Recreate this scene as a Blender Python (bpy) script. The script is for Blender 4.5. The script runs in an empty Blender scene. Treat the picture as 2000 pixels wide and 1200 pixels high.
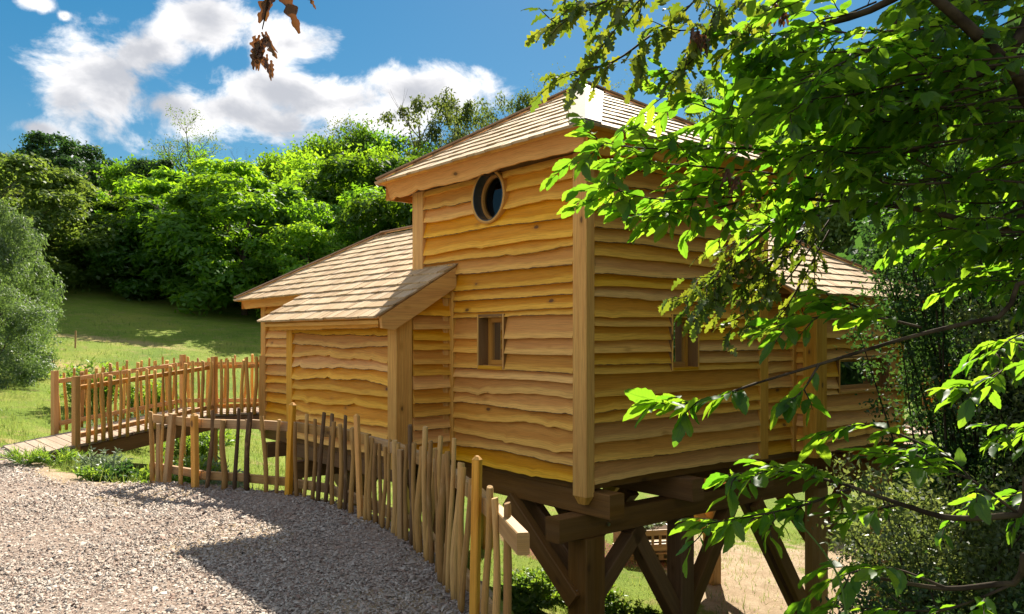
import bpy, math, random
import numpy as np
from mathutils import Matrix, Vector

random.seed(7); rng = np.random.default_rng(7)
SC = bpy.context.scene
COL = SC.collection
R = math.radians
V3 = Vector

# ------------------------------------------------------------------ camera
cam_d = bpy.data.cameras.new('camera'); cam = bpy.data.objects.new('camera', cam_d); COL.objects.link(cam)
cam.location = (0, 0, 1.6); cam.rotation_euler = (R(90), 0, 0)
cam_d.sensor_width = 36; cam_d.lens = 28.8; cam_d.shift_y = 0.03
cam_d.clip_start = 0.05; cam_d.clip_end = 3000
SC.camera = cam

# ------------------------------------------------------------------ light and sky
SUN = V3((0.15, 0.84, 0.70)).normalized()
sun_d = bpy.data.lights.new('sun', 'SUN'); sun = bpy.data.objects.new('sun', sun_d); COL.objects.link(sun)
sun_d.energy = 4.4; sun_d.angle = R(0.53); sun_d.color = (1.0, 0.93, 0.82)
sun.rotation_euler = SUN.to_track_quat('Z', 'Y').to_euler()
SC.view_settings.view_transform = 'Standard'; SC.view_settings.look = 'None'
SC.view_settings.exposure = 1.65; SC.view_settings.gamma = 1.0; SC.view_settings.use_curve_mapping = False
SC.view_settings.use_white_balance = True; SC.view_settings.white_balance_temperature = 7100; SC.view_settings.white_balance_tint = 10
SC.cycles.max_bounces = 8; SC.cycles.diffuse_bounces = 4; SC.cycles.transmission_bounces = 6
SC.cycles.transparent_max_bounces = 8; SC.cycles.use_denoising = True
SC.cycles.sample_clamp_indirect = 6.0

def azel(x, y):
    return math.atan2(x - 1000, 1600), math.atan2(660 - y, math.hypot(1600, x - 1000))

world = bpy.data.worlds.new('World'); SC.world = world; world.use_nodes = True
def build_world():
    nt = world.node_tree; N = nt.nodes; L = nt.links; N.clear()
    def n(t, **k):
        o = N.new(t)
        for a, b in k.items(): setattr(o, a, b)
        return o
    def mth(op, a, b=None, c=None, clamp=False):
        o = n('ShaderNodeMath', operation=op, use_clamp=clamp)
        for i, v in enumerate((a, b, c)):
            if v is None: continue
            if isinstance(v, (int, float)): o.inputs[i].default_value = v
            else: L.new(v, o.inputs[i])
        return o.outputs[0]
    sky = n('ShaderNodeTexSky', sky_type='NISHITA', sun_disc=False)
    sky.sun_elevation = math.asin(SUN.z); sky.sun_rotation = math.atan2(SUN.x, SUN.y)
    sky.air_density = 1.0; sky.dust_density = 0.15; sky.ozone_density = 3.5; sky.altitude = 300
    hs = n('ShaderNodeHueSaturation'); hs.inputs['Saturation'].default_value = 1.78
    hs.inputs['Hue'].default_value = 0.495
    gm = n('ShaderNodeGamma'); gm.inputs[1].default_value = .65; L.new(sky.outputs[0], gm.inputs[0]); L.new(gm.outputs[0], hs.inputs['Color']); hs.inputs['Value'].default_value = .41
    tc = n('ShaderNodeTexCoord'); sep = n('ShaderNodeSeparateXYZ'); L.new(tc.outputs['Generated'], sep.inputs[0])
    az = mth('ARCTAN2', sep.outputs[0], sep.outputs[1]); el = mth('ARCSINE', sep.outputs[2])
    cmb = n('ShaderNodeCombineXYZ'); L.new(az, cmb.inputs[0]); L.new(el, cmb.inputs[1])
    # big soft puffs of cumulus, each at its own direction, broken up by noise
    E = []
    for x, y, rx, ry in ((215, 150, 175, 125), (130, 185, 100, 80), (270, 105, 130, 80), (330, 205, 120, 70), (400, 45, 110, 60),
                         (560, 85, 125, 58), (560, 185, 210, 62), (455, 222, 190, 62), (640, 205, 200, 72), (560, 250, 150, 50), (850, 188, 150, 58),
                         (760, 230, 120, 50), (65, 250, 80, 28), (130, 318, 110, 28), (75, 8, 50, 22), (125, 32, 22, 12)):
        a, e = azel(x, y); E.append((a, e, rx / 1600 * math.cos(a) ** 1.5, ry / 1600))
    fld = None
    for a, e, ra, re in E:
        s = n('ShaderNodeVectorMath', operation='SUBTRACT'); L.new(cmb.outputs[0], s.inputs[0]); s.inputs[1].default_value = (a, e, 0)
        m = n('ShaderNodeVectorMath', operation='MULTIPLY'); L.new(s.outputs[0], m.inputs[0]); m.inputs[1].default_value = (1 / ra, 1 / re, 0)
        ln = n('ShaderNodeVectorMath', operation='LENGTH'); L.new(m.outputs[0], ln.inputs[0])
        v = mth('SUBTRACT', 1.0, ln.outputs['Value'])
        fld = v if fld is None else mth('SMOOTH_MAX', fld, v, 0.25)
    def noise(sc, det, off=(0, 0, 0), rough=.58, dist=0.3):
        mp = n('ShaderNodeMapping'); L.new(tc.outputs['Generated'], mp.inputs[0]); mp.inputs['Location'].default_value = off
        mp.inputs['Scale'].default_value = (1, 1, 1.5)
        o = n('ShaderNodeTexNoise'); L.new(mp.outputs[0], o.inputs['Vector'])
        o.inputs['Scale'].default_value = sc; o.inputs['Detail'].default_value = det; o.inputs['Roughness'].default_value = rough
        o.inputs['Distortion'].default_value = dist
        return o.outputs['Fac']
    # beyond the picture broken cumulus goes on all round, thickened there for fill light
    big = noise(3.1, 3, (5.3, 2.2, .4), .5, .2)
    outside = mth('MAXIMUM', mth('GREATER_THAN', mth('ABSOLUTE', az), .66), mth('GREATER_THAN', el, .44))
    gen = mth('SUBTRACT', mth('MULTIPLY', mth('SUBTRACT', big, .43), 7.0), mth('MULTIPLY', mth('SUBTRACT', 1.0, outside), 9.0))
    fld = mth('MAXIMUM', fld, mth('MINIMUM', gen, .8))
    n1 = noise(11, 9, rough=.62); n2 = noise(13, 7, (3, 1, .02), .55, .3)
    d = mth('ADD', fld, mth('MULTIPLY', mth('SUBTRACT', n1, 0.5), 2.6))
    cov = n('ShaderNodeMapRange', interpolation_type='SMOOTHSTEP'); L.new(d, cov.inputs[0])
    cov.inputs[1].default_value = 0.08; cov.inputs[2].default_value = 0.66
    # thick middles are greyer than the thin bright rims
    dd = mth('ADD', fld, mth('MULTIPLY', mth('SUBTRACT', n2, 0.5), 2.6))
    th = n('ShaderNodeMapRange', interpolation_type='SMOOTHSTEP'); L.new(dd, th.inputs[0]); th.inputs[1].default_value = .1; th.inputs[2].default_value = 1.25
    cr = n('ShaderNodeMix', data_type='RGBA'); L.new(th.outputs[0], cr.inputs[0])
    cr.inputs[6].default_value = (2.75, 2.82, 3.0, 1); cr.inputs[7].default_value = (1.25, 1.35, 1.58, 1)
    mx = n('ShaderNodeMix', data_type='RGBA'); L.new(mth('MULTIPLY', cov.outputs[0], .97), mx.inputs[0]); L.new(hs.outputs[0], mx.inputs[6]); L.new(cr.outputs[2], mx.inputs[7])
    bg = n('ShaderNodeBackground'); L.new(mx.outputs[2], bg.inputs[0]); bg.inputs[1].default_value = 0.15
    out = n('ShaderNodeOutputWorld'); L.new(bg.outputs[0], out.inputs[0])
build_world()
world.cycles.sampling_method = 'MANUAL'; world.cycles.sample_map_resolution = 512

# ------------------------------------------------------------------ helpers
def px(x, y, Y):
    return V3(((x - 1000) * Y / 1600, Y, 1.6 + (660 - y) * Y / 1600))

def mesh_np(name, V, F, uv=None, smooth=False):
    me = bpy.data.meshes.new(name); V = np.asarray(V, np.float32); F = np.asarray(F, np.int32); n, k = F.shape
    me.vertices.add(len(V)); me.vertices.foreach_set('co', V.ravel())
    me.loops.add(n * k); me.loops.foreach_set('vertex_index', F.ravel())
    me.polygons.add(n); me.polygons.foreach_set('loop_start', np.arange(0, n * k, k, dtype=np.int32))
    me.update(calc_edges=True)
    if uv is not None:
        l = me.uv_layers.new(name='UVMap'); l.data.foreach_set('uv', np.asarray(uv, np.float32)[F.ravel()].ravel())
    if smooth: me.polygons.foreach_set('use_smooth', np.ones(n, bool))
    return me

def mesh_py(name, verts, faces, uv=None, smooth=False):
    me = bpy.data.meshes.new(name); me.from_pydata([tuple(v) for v in verts], [], faces); me.update()
    if uv is not None:
        l = me.uv_layers.new(name='UVMap')
        for p in me.polygons:
            for li in p.loop_indices: l.data[li].uv = uv[me.loops[li].vertex_index]
    if smooth: me.polygons.foreach_set('use_smooth', np.ones(len(me.polygons), bool))
    return me

def put(name, me, mat=None, parent=None, M=None):
    o = bpy.data.objects.new(name, me); COL.objects.link(o)
    if me is not None and mat is not None and not me.materials: me.materials.append(mat)
    M = M if M is not None else Matrix.Identity(4)
    if parent is not None:
        o.parent = parent; o.matrix_parent_inverse = parent.matrix_basis.inverted()
    o.matrix_basis = M
    return o

def thing(name, label, cat, loc, group=None):
    o = put(name, None, None, None, Matrix.Translation(V3(loc)))
    o.empty_display_size = 0.2
    return tag(o, label, cat, group)

def tag(o, label, cat, group=None, kind=None):
    o['label'] = label
    if cat: o['category'] = cat
    if group: o['group'] = group
    if kind: o['kind'] = kind
    return o

def beam_mesh(p, q, w, h, c=0.006, up=None, taper=1.0):
    p = V3(p); q = V3(q); d = (q - p); ln = d.length; d.normalize()
    up = V3(up) if up else (V3((0, 0, 1)) if abs(d.z) < .95 else V3((0, 1, 0)))
    s = d.cross(up).normalized(); t = s.cross(d).normalized()
    hw, hh = w / 2, h / 2
    prof = [(-hw + c, -hh), (hw - c, -hh), (hw, -hh + c), (hw, hh - c), (hw - c, hh), (-hw + c, hh), (-hw, hh - c), (-hw, -hh + c)]
    per = [0]
    for i in range(8):
        a, b = prof[i], prof[(i + 1) % 8]; per.append(per[-1] + math.hypot(a[0] - b[0], a[1] - b[1]))
    vs, uv, fs = [], [], []
    o = random.random() * 30
    for i in range(9):
        x, y = prof[i % 8]
        vs.append(p + s * x + t * y); uv.append((o, per[i] + o))
        vs.append(q + s * x * taper + t * y * taper); uv.append((o + ln, per[i] + o))
    for i in range(8): fs.append((2 * i, 2 * i + 2, 2 * i + 3, 2 * i + 1))
    b = len(vs)
    for i in range(8):
        vs.append(vs[2 * i]); uv.append((o + prof[i][0] * .3, prof[i][1] + o))
    for i in range(8):
        vs.append(vs[2 * i + 1]); uv.append((o + prof[i][0] * .3, prof[i][1] + o))
    fs.append(tuple(b + i for i in range(7, -1, -1))); fs.append(tuple(b + 8 + i for i in range(8)))
    return mesh_py('timber', vs, fs, uv)

def beam(name, p, q, w, h, mat, parent, M=None, c=0.006, up=None, taper=1.0):
    return put(name, beam_mesh(p, q, w, h, c, up, taper), mat, parent, M)

def tube_data(pts, rad, n=6, cap=True):
    pts = [V3(p) for p in pts]; vs, fs, uv = [], [], []
    prev = None; u = 0
    for i, p in enumerate(pts):
        d = (pts[min(i + 1, len(pts) - 1)] - pts[max(i - 1, 0)]).normalized()
        if prev is None:
            s = d.orthogonal().normalized()
        else:
            s = (prev - d * prev.dot(d)).normalized()
        prev = s; t = d.cross(s)
        if i: u += (p - pts[i - 1]).length
        for k in range(n):
            a = 2 * math.pi * k / n
            vs.append(p + (s * math.cos(a) + t * math.sin(a)) * rad[i]); uv.append((u, k / n * .25))
    for i in range(len(pts) - 1):
        for k in range(n):
            k2 = (k + 1) % n
            fs.append((i * n + k, i * n + k2, (i + 1) * n + k2, (i + 1) * n + k))
    if cap:
        fs.append(tuple(range(n - 1, -1, -1))); b = (len(pts) - 1) * n; fs.append(tuple(b + k for k in range(n)))
    return vs, fs, uv

def smooth_path(pts, sub=4):
    P = [V3(p) for p in pts]; out = []
    for i in range(len(P) - 1):
        p0, p1, p2, p3 = P[max(i - 1, 0)], P[i], P[i + 1], P[min(i + 2, len(P) - 1)]
        for k in range(sub):
            t = k / sub
            out.append(0.5 * ((2 * p1) + (p2 - p0) * t + (2 * p0 - 5 * p1 + 4 * p2 - p3) * t * t + (3 * p1 - p0 - 3 * p2 + p3) * t ** 3))
    out.append(P[-1]); return out

class Join:
    """collects shapes into one mesh"""
    def __init__(s): s.v, s.f, s.uv = [], [], []
    def add(s, v, f, uv=None):
        b = len(s.v); s.v += list(v); s.f += [tuple(b + i for i in q) for q in f]; s.uv += list(uv) if uv else [(0, 0)] * len(v)
    def mesh(s, name, smooth=False): return mesh_py(name, s.v, s.f, s.uv, smooth)

# ------------------------------------------------------------------ materials
class NT:
    def __init__(s, name):
        s.m = bpy.data.materials.new(name); s.m.use_nodes = True; s.t = s.m.node_tree; s.t.nodes.clear(); s.L = s.t.links
        s.out = s.t.nodes.new('ShaderNodeOutputMaterial')
    def n(s, t, **k):
        o = s.t.nodes.new(t)
        for a, b in k.items(): setattr(o, a, b)
        return o
    def set(s, sock, v):
        if isinstance(v, (int, float, tuple, list)):
            if isinstance(v, (tuple, list)) and sock.type == 'RGBA' and len(v) == 3: v = (*v, 1)
            sock.default_value = v
        else: s.L.new(v, sock)
    def math(s, op, a, b=None, c=None, clamp=False):
        o = s.n('ShaderNodeMath', operation=op, use_clamp=clamp)
        for i, v in enumerate((a, b, c)):
            if v is not None: s.set(o.inputs[i], v)
        return o.outputs[0]
    def mix(s, f, a, b, mode='MIX'):
        o = s.n('ShaderNodeMix', data_type='RGBA', blend_type=mode); s.set(o.inputs[0], f); s.set(o.inputs[6], a); s.set(o.inputs[7], b); return o.outputs[2]
    def ramp(s, f, stops):
        o = s.n('ShaderNodeValToRGB'); e = o.color_ramp.elements
        while len(e) < len(stops): e.new(0.5)
        for q, (p, c) in zip(e, stops): q.position = p; q.color = (*c, 1) if len(c) == 3 else c
        s.set(o.inputs[0], f); return o.outputs[0]
    def rng(s, f, a, b, c=0.0, d=1.0):
        o = s.n('ShaderNodeMapRange', interpolation_type='SMOOTHSTEP'); s.set(o.inputs[0], f)
        for i, v in enumerate((a, b, c, d)): o.inputs[i + 1].default_value = v
        return o.outputs[0]
    def noise(s, vec, scale, detail=4, rough=.55, dist=0.0):
        o = s.n('ShaderNodeTexNoise'); s.set(o.inputs['Vector'], vec); o.inputs['Scale'].default_value = scale
        o.inputs['Detail'].default_value = detail; o.inputs['Roughness'].default_value = rough; o.inputs['Distortion'].default_value = dist
        return o.outputs['Fac']
    def vec(s, x, y=0.0, z=0.0):
        o = s.n('ShaderNodeCombineXYZ')
        for i, v in enumerate((x, y, z)): s.set(o.inputs[i], v)
        return o.outputs[0]
    def uv(s):
        tc = s.n('ShaderNodeTexCoord'); sp = s.n('ShaderNodeSeparateXYZ'); s.L.new(tc.outputs['UV'], sp.inputs[0]); return sp.outputs[0], sp.outputs[1]
    def obj(s): return s.n('ShaderNodeTexCoord').outputs['Object']
    def rand(s): return s.n('ShaderNodeObjectInfo').outputs['Random']
    def island(s): return s.n('ShaderNodeNewGeometry').outputs['Random Per Island']
    def bump(s, h, strength=.3, dist=.01):
        o = s.n('ShaderNodeBump'); s.set(o.inputs['Height'], h); o.inputs['Strength'].default_value = strength; o.inputs['Distance'].default_value = dist; return o.outputs[0]
    def pbsdf(s, col, rough=.7, spec=.3, normal=None):
        b = s.n('ShaderNodeBsdfPrincipled'); s.set(b.inputs['Base Color'], col); s.set(b.inputs['Roughness'], rough)
        b.inputs['Specular IOR Level'].default_value = spec
        if normal is not None: s.L.new(normal, b.inputs['Normal'])
        return b.outputs[0]
    def done(s, sh): s.L.new(sh, s.out.inputs[0]); return s.m

def wood(name, heart, sap, knot=(.10, .045, .015), live=False, vary=.25, rough=.62, grey=0.0, knots=True):
    """sawn softwood: u runs along the grain, v across it (for live-edge boards v starts at the waney edge)"""
    n = NT(name); u, v = n.uv(); r = n.rand()
    off = n.math('MULTIPLY', r, 37.0)
    gv = n.vec(n.math('MULTIPLY', n.math('ADD', u, off), .55), n.math('MULTIPLY', v, 9.0), off)
    broad = n.noise(gv, 2.2, 3, .5, .6)
    fv = n.vec(n.math('MULTIPLY', n.math('ADD', u, off), 1.6), n.math('MULTIPLY', v, 55.0), off)
    fine = n.noise(fv, 2.5, 5, .6)
    if live:
        wv = n.math('ADD', v, n.math('MULTIPLY', n.math('SUBTRACT', broad, .5), .07))
        f = n.rng(wv, .035, .085)
        f = n.math('MULTIPLY', f, n.math('ADD', .55, n.math('MULTIPLY', broad, .7)), clamp=True)
    else:
        f = n.rng(broad, .32, .68)
    c = n.mix(f, sap, heart)
    c = n.mix(n.math('MULTIPLY', n.rng(fine, .42, .66), .42), c, tuple(x * .55 for x in heart))
    # a board differs from its neighbour
    hs = n.n('ShaderNodeHueSaturation'); n.set(hs.inputs['Color'], c)
    n.set(hs.inputs['Value'], n.math('ADD', 1 - vary * .55, n.math('MULTIPLY', r, vary)))
    r2 = n.math('FRACT', n.math('MULTIPLY', r, 91.7)); n.set(hs.inputs['Hue'], n.math('ADD', .500, n.math('MULTIPLY', r2, .005)))
    n.set(hs.inputs['Saturation'], n.math('ADD', .88, n.math('MULTIPLY', r2, .18)))
    c = hs.outputs[0]
    if grey: c = n.mix(n.math('MULTIPLY', n.rng(n.noise(gv, .9, 4), .35, .7), grey), c, (.23, .20, .17))
    if knots:
        vo = n.n('ShaderNodeTexVoronoi'); n.set(vo.inputs['Vector'], n.vec(n.math('MULTIPLY', n.math('ADD', u, off), 1.7), n.math('MULTIPLY', v, 3.4), off)); vo.inputs['Scale'].default_value = 1.0
        k = n.math('SUBTRACT', vo.outputs['Distance'], n.math('MULTIPLY', n.math('SUBTRACT', fine, .5), .05))
        c = n.mix(n.math('MULTIPLY', n.rng(k, .17, .05), .5), c, tuple(x * .55 for x in heart))
        c = n.mix(n.math('MULTIPLY', n.rng(k, .075, .045), .85), c, knot)
    if live:
        e = n.math('ADD', v, n.math('MULTIPLY', n.math('SUBTRACT', n.noise(n.vec(n.math('MULTIPLY', n.math('ADD', u, off), 9.0), n.math('MULTIPLY', v, 30.0), off), 1.5, 4), .5), .022))
        pe = n.rng(n.math('FRACT', n.math('MULTIPLY', r, 13.3)), .35, .8)
        c = n.mix(n.math('MULTIPLY', n.rng(e, .010, .002), pe), c, (.075, .038, .016))
    b = n.bump(n.math('ADD', fine, n.math('MULTIPLY', broad, .6)), .35, .004)
    return n.done(n.pbsdf(c, rough, .3, b))

M_BOARD = wood('live_edge_larch', (.62, .235, .022), (.85, .445, .07), live=True, vary=.24)
M_POST = wood('planed_larch', (.63, .275, .032), (.74, .38, .06), vary=.18)
M_FASCIA = wood('fascia_larch', (.66, .26, .04), (.76, .36, .08), live=True, vary=.12)
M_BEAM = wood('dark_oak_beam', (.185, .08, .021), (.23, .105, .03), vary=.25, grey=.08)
M_RAIL = wood('weathered_rail', (.34, .185, .06), (.42, .255, .10), vary=.25, grey=.12)
M_RED = wood('reddish_handrail_wood', (.50, .235, .06), (.58, .31, .095), vary=.22)
M_DECK = wood('deck_plank_wood', (.36, .26, .18), (.44, .34, .25), vary=.22, grey=.55)
M_SASH = wood('sash_wood', (.50, .22, .05), (.56, .28, .075), vary=.08, knots=False)
M_LINING = wood('window_lining_wood', (.20, .095, .03), (.26, .13, .042), vary=.1, knots=False)
M_PALLET = wood('pallet_wood', (.40, .28, .17), (.50, .37, .24), vary=.3, grey=.5)

def stake_mat(name='peeled_stake_wood', dark=False):
    n = NT(name); r = n.rand(); o = n.obj(); u, v = n.uv()
    c = n.ramp(r, [(0, (.27, .15, .055)), (.3, (.38, .215, .07)), (.7, (.48, .28, .09)), (1, (.55, .34, .13))] if not dark else [(0, (.09, .055, .03)), (1, (.17, .10, .05))])
    st = n.noise(n.vec(n.math('MULTIPLY', n.math('ADD', u, n.math('MULTIPLY', r, 20)), 2.2), n.math('MULTIPLY', v, 60)), 2.0, 5, .65)
    c = n.mix(n.math('MULTIPLY', n.rng(st, .45, .7), .6), c, (.06, .036, .018))
    bl = n.noise(n.vec(n.math('MULTIPLY', u, 5), n.math('MULTIPLY', v, 9), n.math('MULTIPLY', r, 50)), 1.4, 3)
    c = n.mix(n.math('MULTIPLY', n.rng(bl, .55, .75), .5), c, (.40, .27, .13))
    return n.done(n.pbsdf(c, .75, .2, n.bump(st, .5, .006)))
M_STAKE = stake_mat(); M_STAKE_DARK = stake_mat('barked_stake_wood', True)

def shingle_mat():
    n = NT('split_larch_shingle'); r = n.math('FRACT', n.math('ADD', n.rand(), n.island())); u, v = n.uv()
    c = n.ramp(r, [(0, (.36, .24, .125)), (.3, (.48, .345, .195)), (.65, (.55, .41, .25)), (.88, (.60, .46, .30)), (1, (.42, .32, .21))])
    g = n.noise(n.vec(n.math('MULTIPLY', u, 60), n.math('MULTIPLY', v, 2.5), n.math('MULTIPLY', r, 60)), 2.0, 4, .6)
    c = n.mix(n.math('MULTIPLY', n.rng(g, .42, .7), .38), c, (.22, .14, .08))
    c = n.mix(n.math('MULTIPLY', n.rng(n.noise(n.vec(n.math('MULTIPLY', u, 8), n.math('MULTIPLY', v, 3), n.math('MULTIPLY', r, 90)), 1.3, 3), .5, .75), .35), c, (.30, .25, .21))
    return n.done(n.pbsdf(c, .75, .25, n.bump(g, .5, .004)))
M_SHINGLE = shingle_mat()

def simple(name, col, rough=.6, spec=.3, metal=0.0, nscale=None, namt=.3, col2=None):
    n = NT(name); c = col
    if nscale: c = n.mix(n.math('MULTIPLY', n.rng(n.noise(n.obj(), nscale, 4), .35, .65), namt), col, col2 or tuple(x * .6 for x in col))
    b = n.n('ShaderNodeBsdfPrincipled'); n.set(b.inputs['Base Color'], c); b.inputs['Roughness'].default_value = rough
    b.inputs['Specular IOR Level'].default_value = spec; b.inputs['Metallic'].default_value = metal
    return n.done(b.outputs[0])
M_CORE = simple('wall_sheathing', (.06, .035, .018), .9, .1)
M_FLASH = simple('pale_lead_flashing', (.19, .175, .15), .7, .2, 0, 14, .7, (.135, .125, .11))
M_ZINC = simple('dark_round_window_lining', (.05, .055, .055), .25, .6)
M_CAP = wood('hip_cap_wood', (.34, .19, .11), (.42, .26, .17), vary=.1)
M_BOLT = simple('steel_bolt', (.5, .5, .5), .35, .5, 1.0)

def glass_mat():
    n = NT('window_glass'); fr = n.n('ShaderNodeFresnel'); fr.inputs[0].default_value = 1.5
    g = n.n('ShaderNodeBsdfGlossy'); g.inputs['Roughness'].default_value = .02; g.inputs['Color'].default_value = (.95, .97, .97, 1)
    t = n.n('ShaderNodeBsdfTransparent'); t.inputs[0].default_value = (.30, .34, .33, 1)
    m = n.n('ShaderNodeMixShader'); n.L.new(n.math('MULTIPLY', fr.outputs[0], .75), m.inputs[0]); n.L.new(t.outputs[0], m.inputs[1]); n.L.new(g.outputs[0], m.inputs[2])
    return n.done(m.outputs[0])
M_GLASS = glass_mat()

def leaf_mat(name, dif, tra, dif2, tra2, trans=.5, gloss=.06, rough=.4, big=0.0, tone=0.0, veins=False):
    """leaf blade: reflects on the lit side, glows when the sun is behind it; leaves differ one by one"""
    n = NT(name); r = n.math('FRACT', n.math('ADD', n.island(), n.rand()))
    if big:
        r = n.math('ADD', n.math('MULTIPLY', r, 1 - big), n.math('MULTIPLY', n.rng(n.noise(n.obj(), .55, 2), .35, .65), big))
    a = n.mix(r, dif, dif2); b = n.mix(r, tra, tra2)
    if tone:                                              # whole crowns differ in tone
        q = n.rand(); k = n.math('ADD', 1 - tone, n.math('MULTIPLY', q, 1.5 * tone)); hu = n.math('ADD', .5 - .03 * tone, n.math('MULTIPLY', n.math('FRACT', n.math('MULTIPLY', q, 17.3)), .06 * tone))
        out = []
        for col in (a, b):
            hs = n.n('ShaderNodeHueSaturation'); n.set(hs.inputs['Color'], col); n.set(hs.inputs['Value'], k); n.set(hs.inputs['Hue'], hu); out.append(hs.outputs[0])
        a, b = out
    if veins:
        u, v = n.uv(); au = n.math('ABSOLUTE', u)
        side = n.rng(n.math('ABSOLUTE', n.math('SUBTRACT', n.math('FRACT', n.math('SUBTRACT', n.math('MULTIPLY', v, 10.0), n.math('MULTIPLY', au, 1.6))), .5)), .09, .02)
        ve = n.math('MAXIMUM', n.rng(au, .10, .03), n.math('MULTIPLY', side, .6))
        blot = n.rng(n.noise(n.vec(u, n.math('MULTIPLY', v, 3.0), n.math('MULTIPLY', r, 40.0)), 2.0, 3), .55, .8)
        a = n.mix(n.math('MULTIPLY', ve, .5), a, tuple(min(1, x * 2.2) for x in dif2)); b = n.mix(n.math('MULTIPLY', ve, .45), b, tuple(x * .35 for x in tra))
        b = n.mix(n.math('MULTIPLY', blot, .45), b, tuple(x * .45 for x in tra)); a = n.mix(n.math('MULTIPLY', n.math('MULTIPLY', blot, n.rng(r, .8, .95)), .7), a, (.10, .06, .02))
    d = n.n('ShaderNodeBsdfDiffuse'); n.set(d.inputs[0], a); t = n.n('ShaderNodeBsdfTranslucent'); n.set(t.inputs[0], b)
    m = n.n('ShaderNodeMixShader'); m.inputs[0].default_value = trans; n.L.new(d.outputs[0], m.inputs[1]); n.L.new(t.outputs[0], m.inputs[2])
    g = n.n('ShaderNodeBsdfGlossy'); g.inputs['Roughness'].default_value = rough; g.inputs[0].default_value = (.9, .95, 1, 1)
    m2 = n.n('ShaderNodeMixShader'); m2.inputs[0].default_value = gloss; n.L.new(m.outputs[0], m2.inputs[1]); n.L.new(g.outputs[0], m2.inputs[2])
    return n.done(m2.outputs[0])
M_CHEST = leaf_mat('chestnut_leaf', (.013, .043, .007), (.15, .42, .02), (.027, .072, .010), (.40, .64, .035), .52, .02, .45, veins=True)
M_OAK = leaf_mat('oak_leaf', (.028, .058, .010), (.14, .27, .02), (.06, .085, .013), (.36, .40, .03), .42, .03, .45, veins=True)
M_DRY = leaf_mat('dry_brown_leaf', (.08, .03, .016), (.12, .04, .012), (.14, .065, .03), (.18, .075, .02), .3, .04, .5)
M_SMALL = leaf_mat('small_grey_green_leaf', (.05, .085, .025), (.16, .24, .04), (.11, .15, .06), (.28, .34, .08), .40, .035, .4)
M_ROBIN = leaf_mat('robinia_foliage', (.05, .15, .02), (.18, .46, .02), (.10, .22, .02), (.40, .64, .025), .5, .02, .5, .5, .5)
M_OLIVE = leaf_mat('olive_green_foliage', (.055, .105, .018), (.16, .27, .03), (.10, .145, .03), (.28, .36, .05), .42, .02, .5, .4, .3)
M_DARK = leaf_mat('dark_green_foliage', (.02, .06, .02), (.06, .16, .03), (.04, .09, .025), (.12, .24, .035), .4, .02, .5, .4, .3)
M_WILLOW = leaf_mat('silvery_willow_foliage', (.05, .10, .028), (.13, .25, .04), (.10, .15, .055), (.23, .35, .075), .4, .04, .5, .3)
M_AIRY = leaf_mat('sparse_tree_foliage', (.06, .09, .03), (.16, .24, .05), (.10, .12, .05), (.26, .30, .08), .4, .02, .5)
M_WEED = leaf_mat('fresh_weed_leaf', (.05, .13, .02), (.20, .42, .03), (.11, .19, .03), (.38, .52, .05), .45, .04, .5)
M_SILVER = leaf_mat('grey_green_weed_leaf', (.10, .15, .08), (.18, .28, .10), (.20, .26, .16), (.30, .40, .18), .35, .06, .4)
M_GRASS = leaf_mat('grass_blade', (.07, .14, .02), (.20, .34, .04), (.17, .19, .05), (.34, .38, .09), .4, .03, .5)

def bark_mat(name, a, b):
    n = NT(name); o = n.obj(); k = n.noise(o, 9, 5, .6); c = n.mix(n.rng(k, .35, .65), a, b)
    return n.done(n.pbsdf(c, .9, .15, n.bump(k, .6, .01)))
M_BARK = bark_mat('grey_brown_bark', (.055, .042, .03), (.12, .10, .075))
M_TWIG = bark_mat('dark_twig_bark', (.022, .015, .010), (.07, .052, .034))

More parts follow.
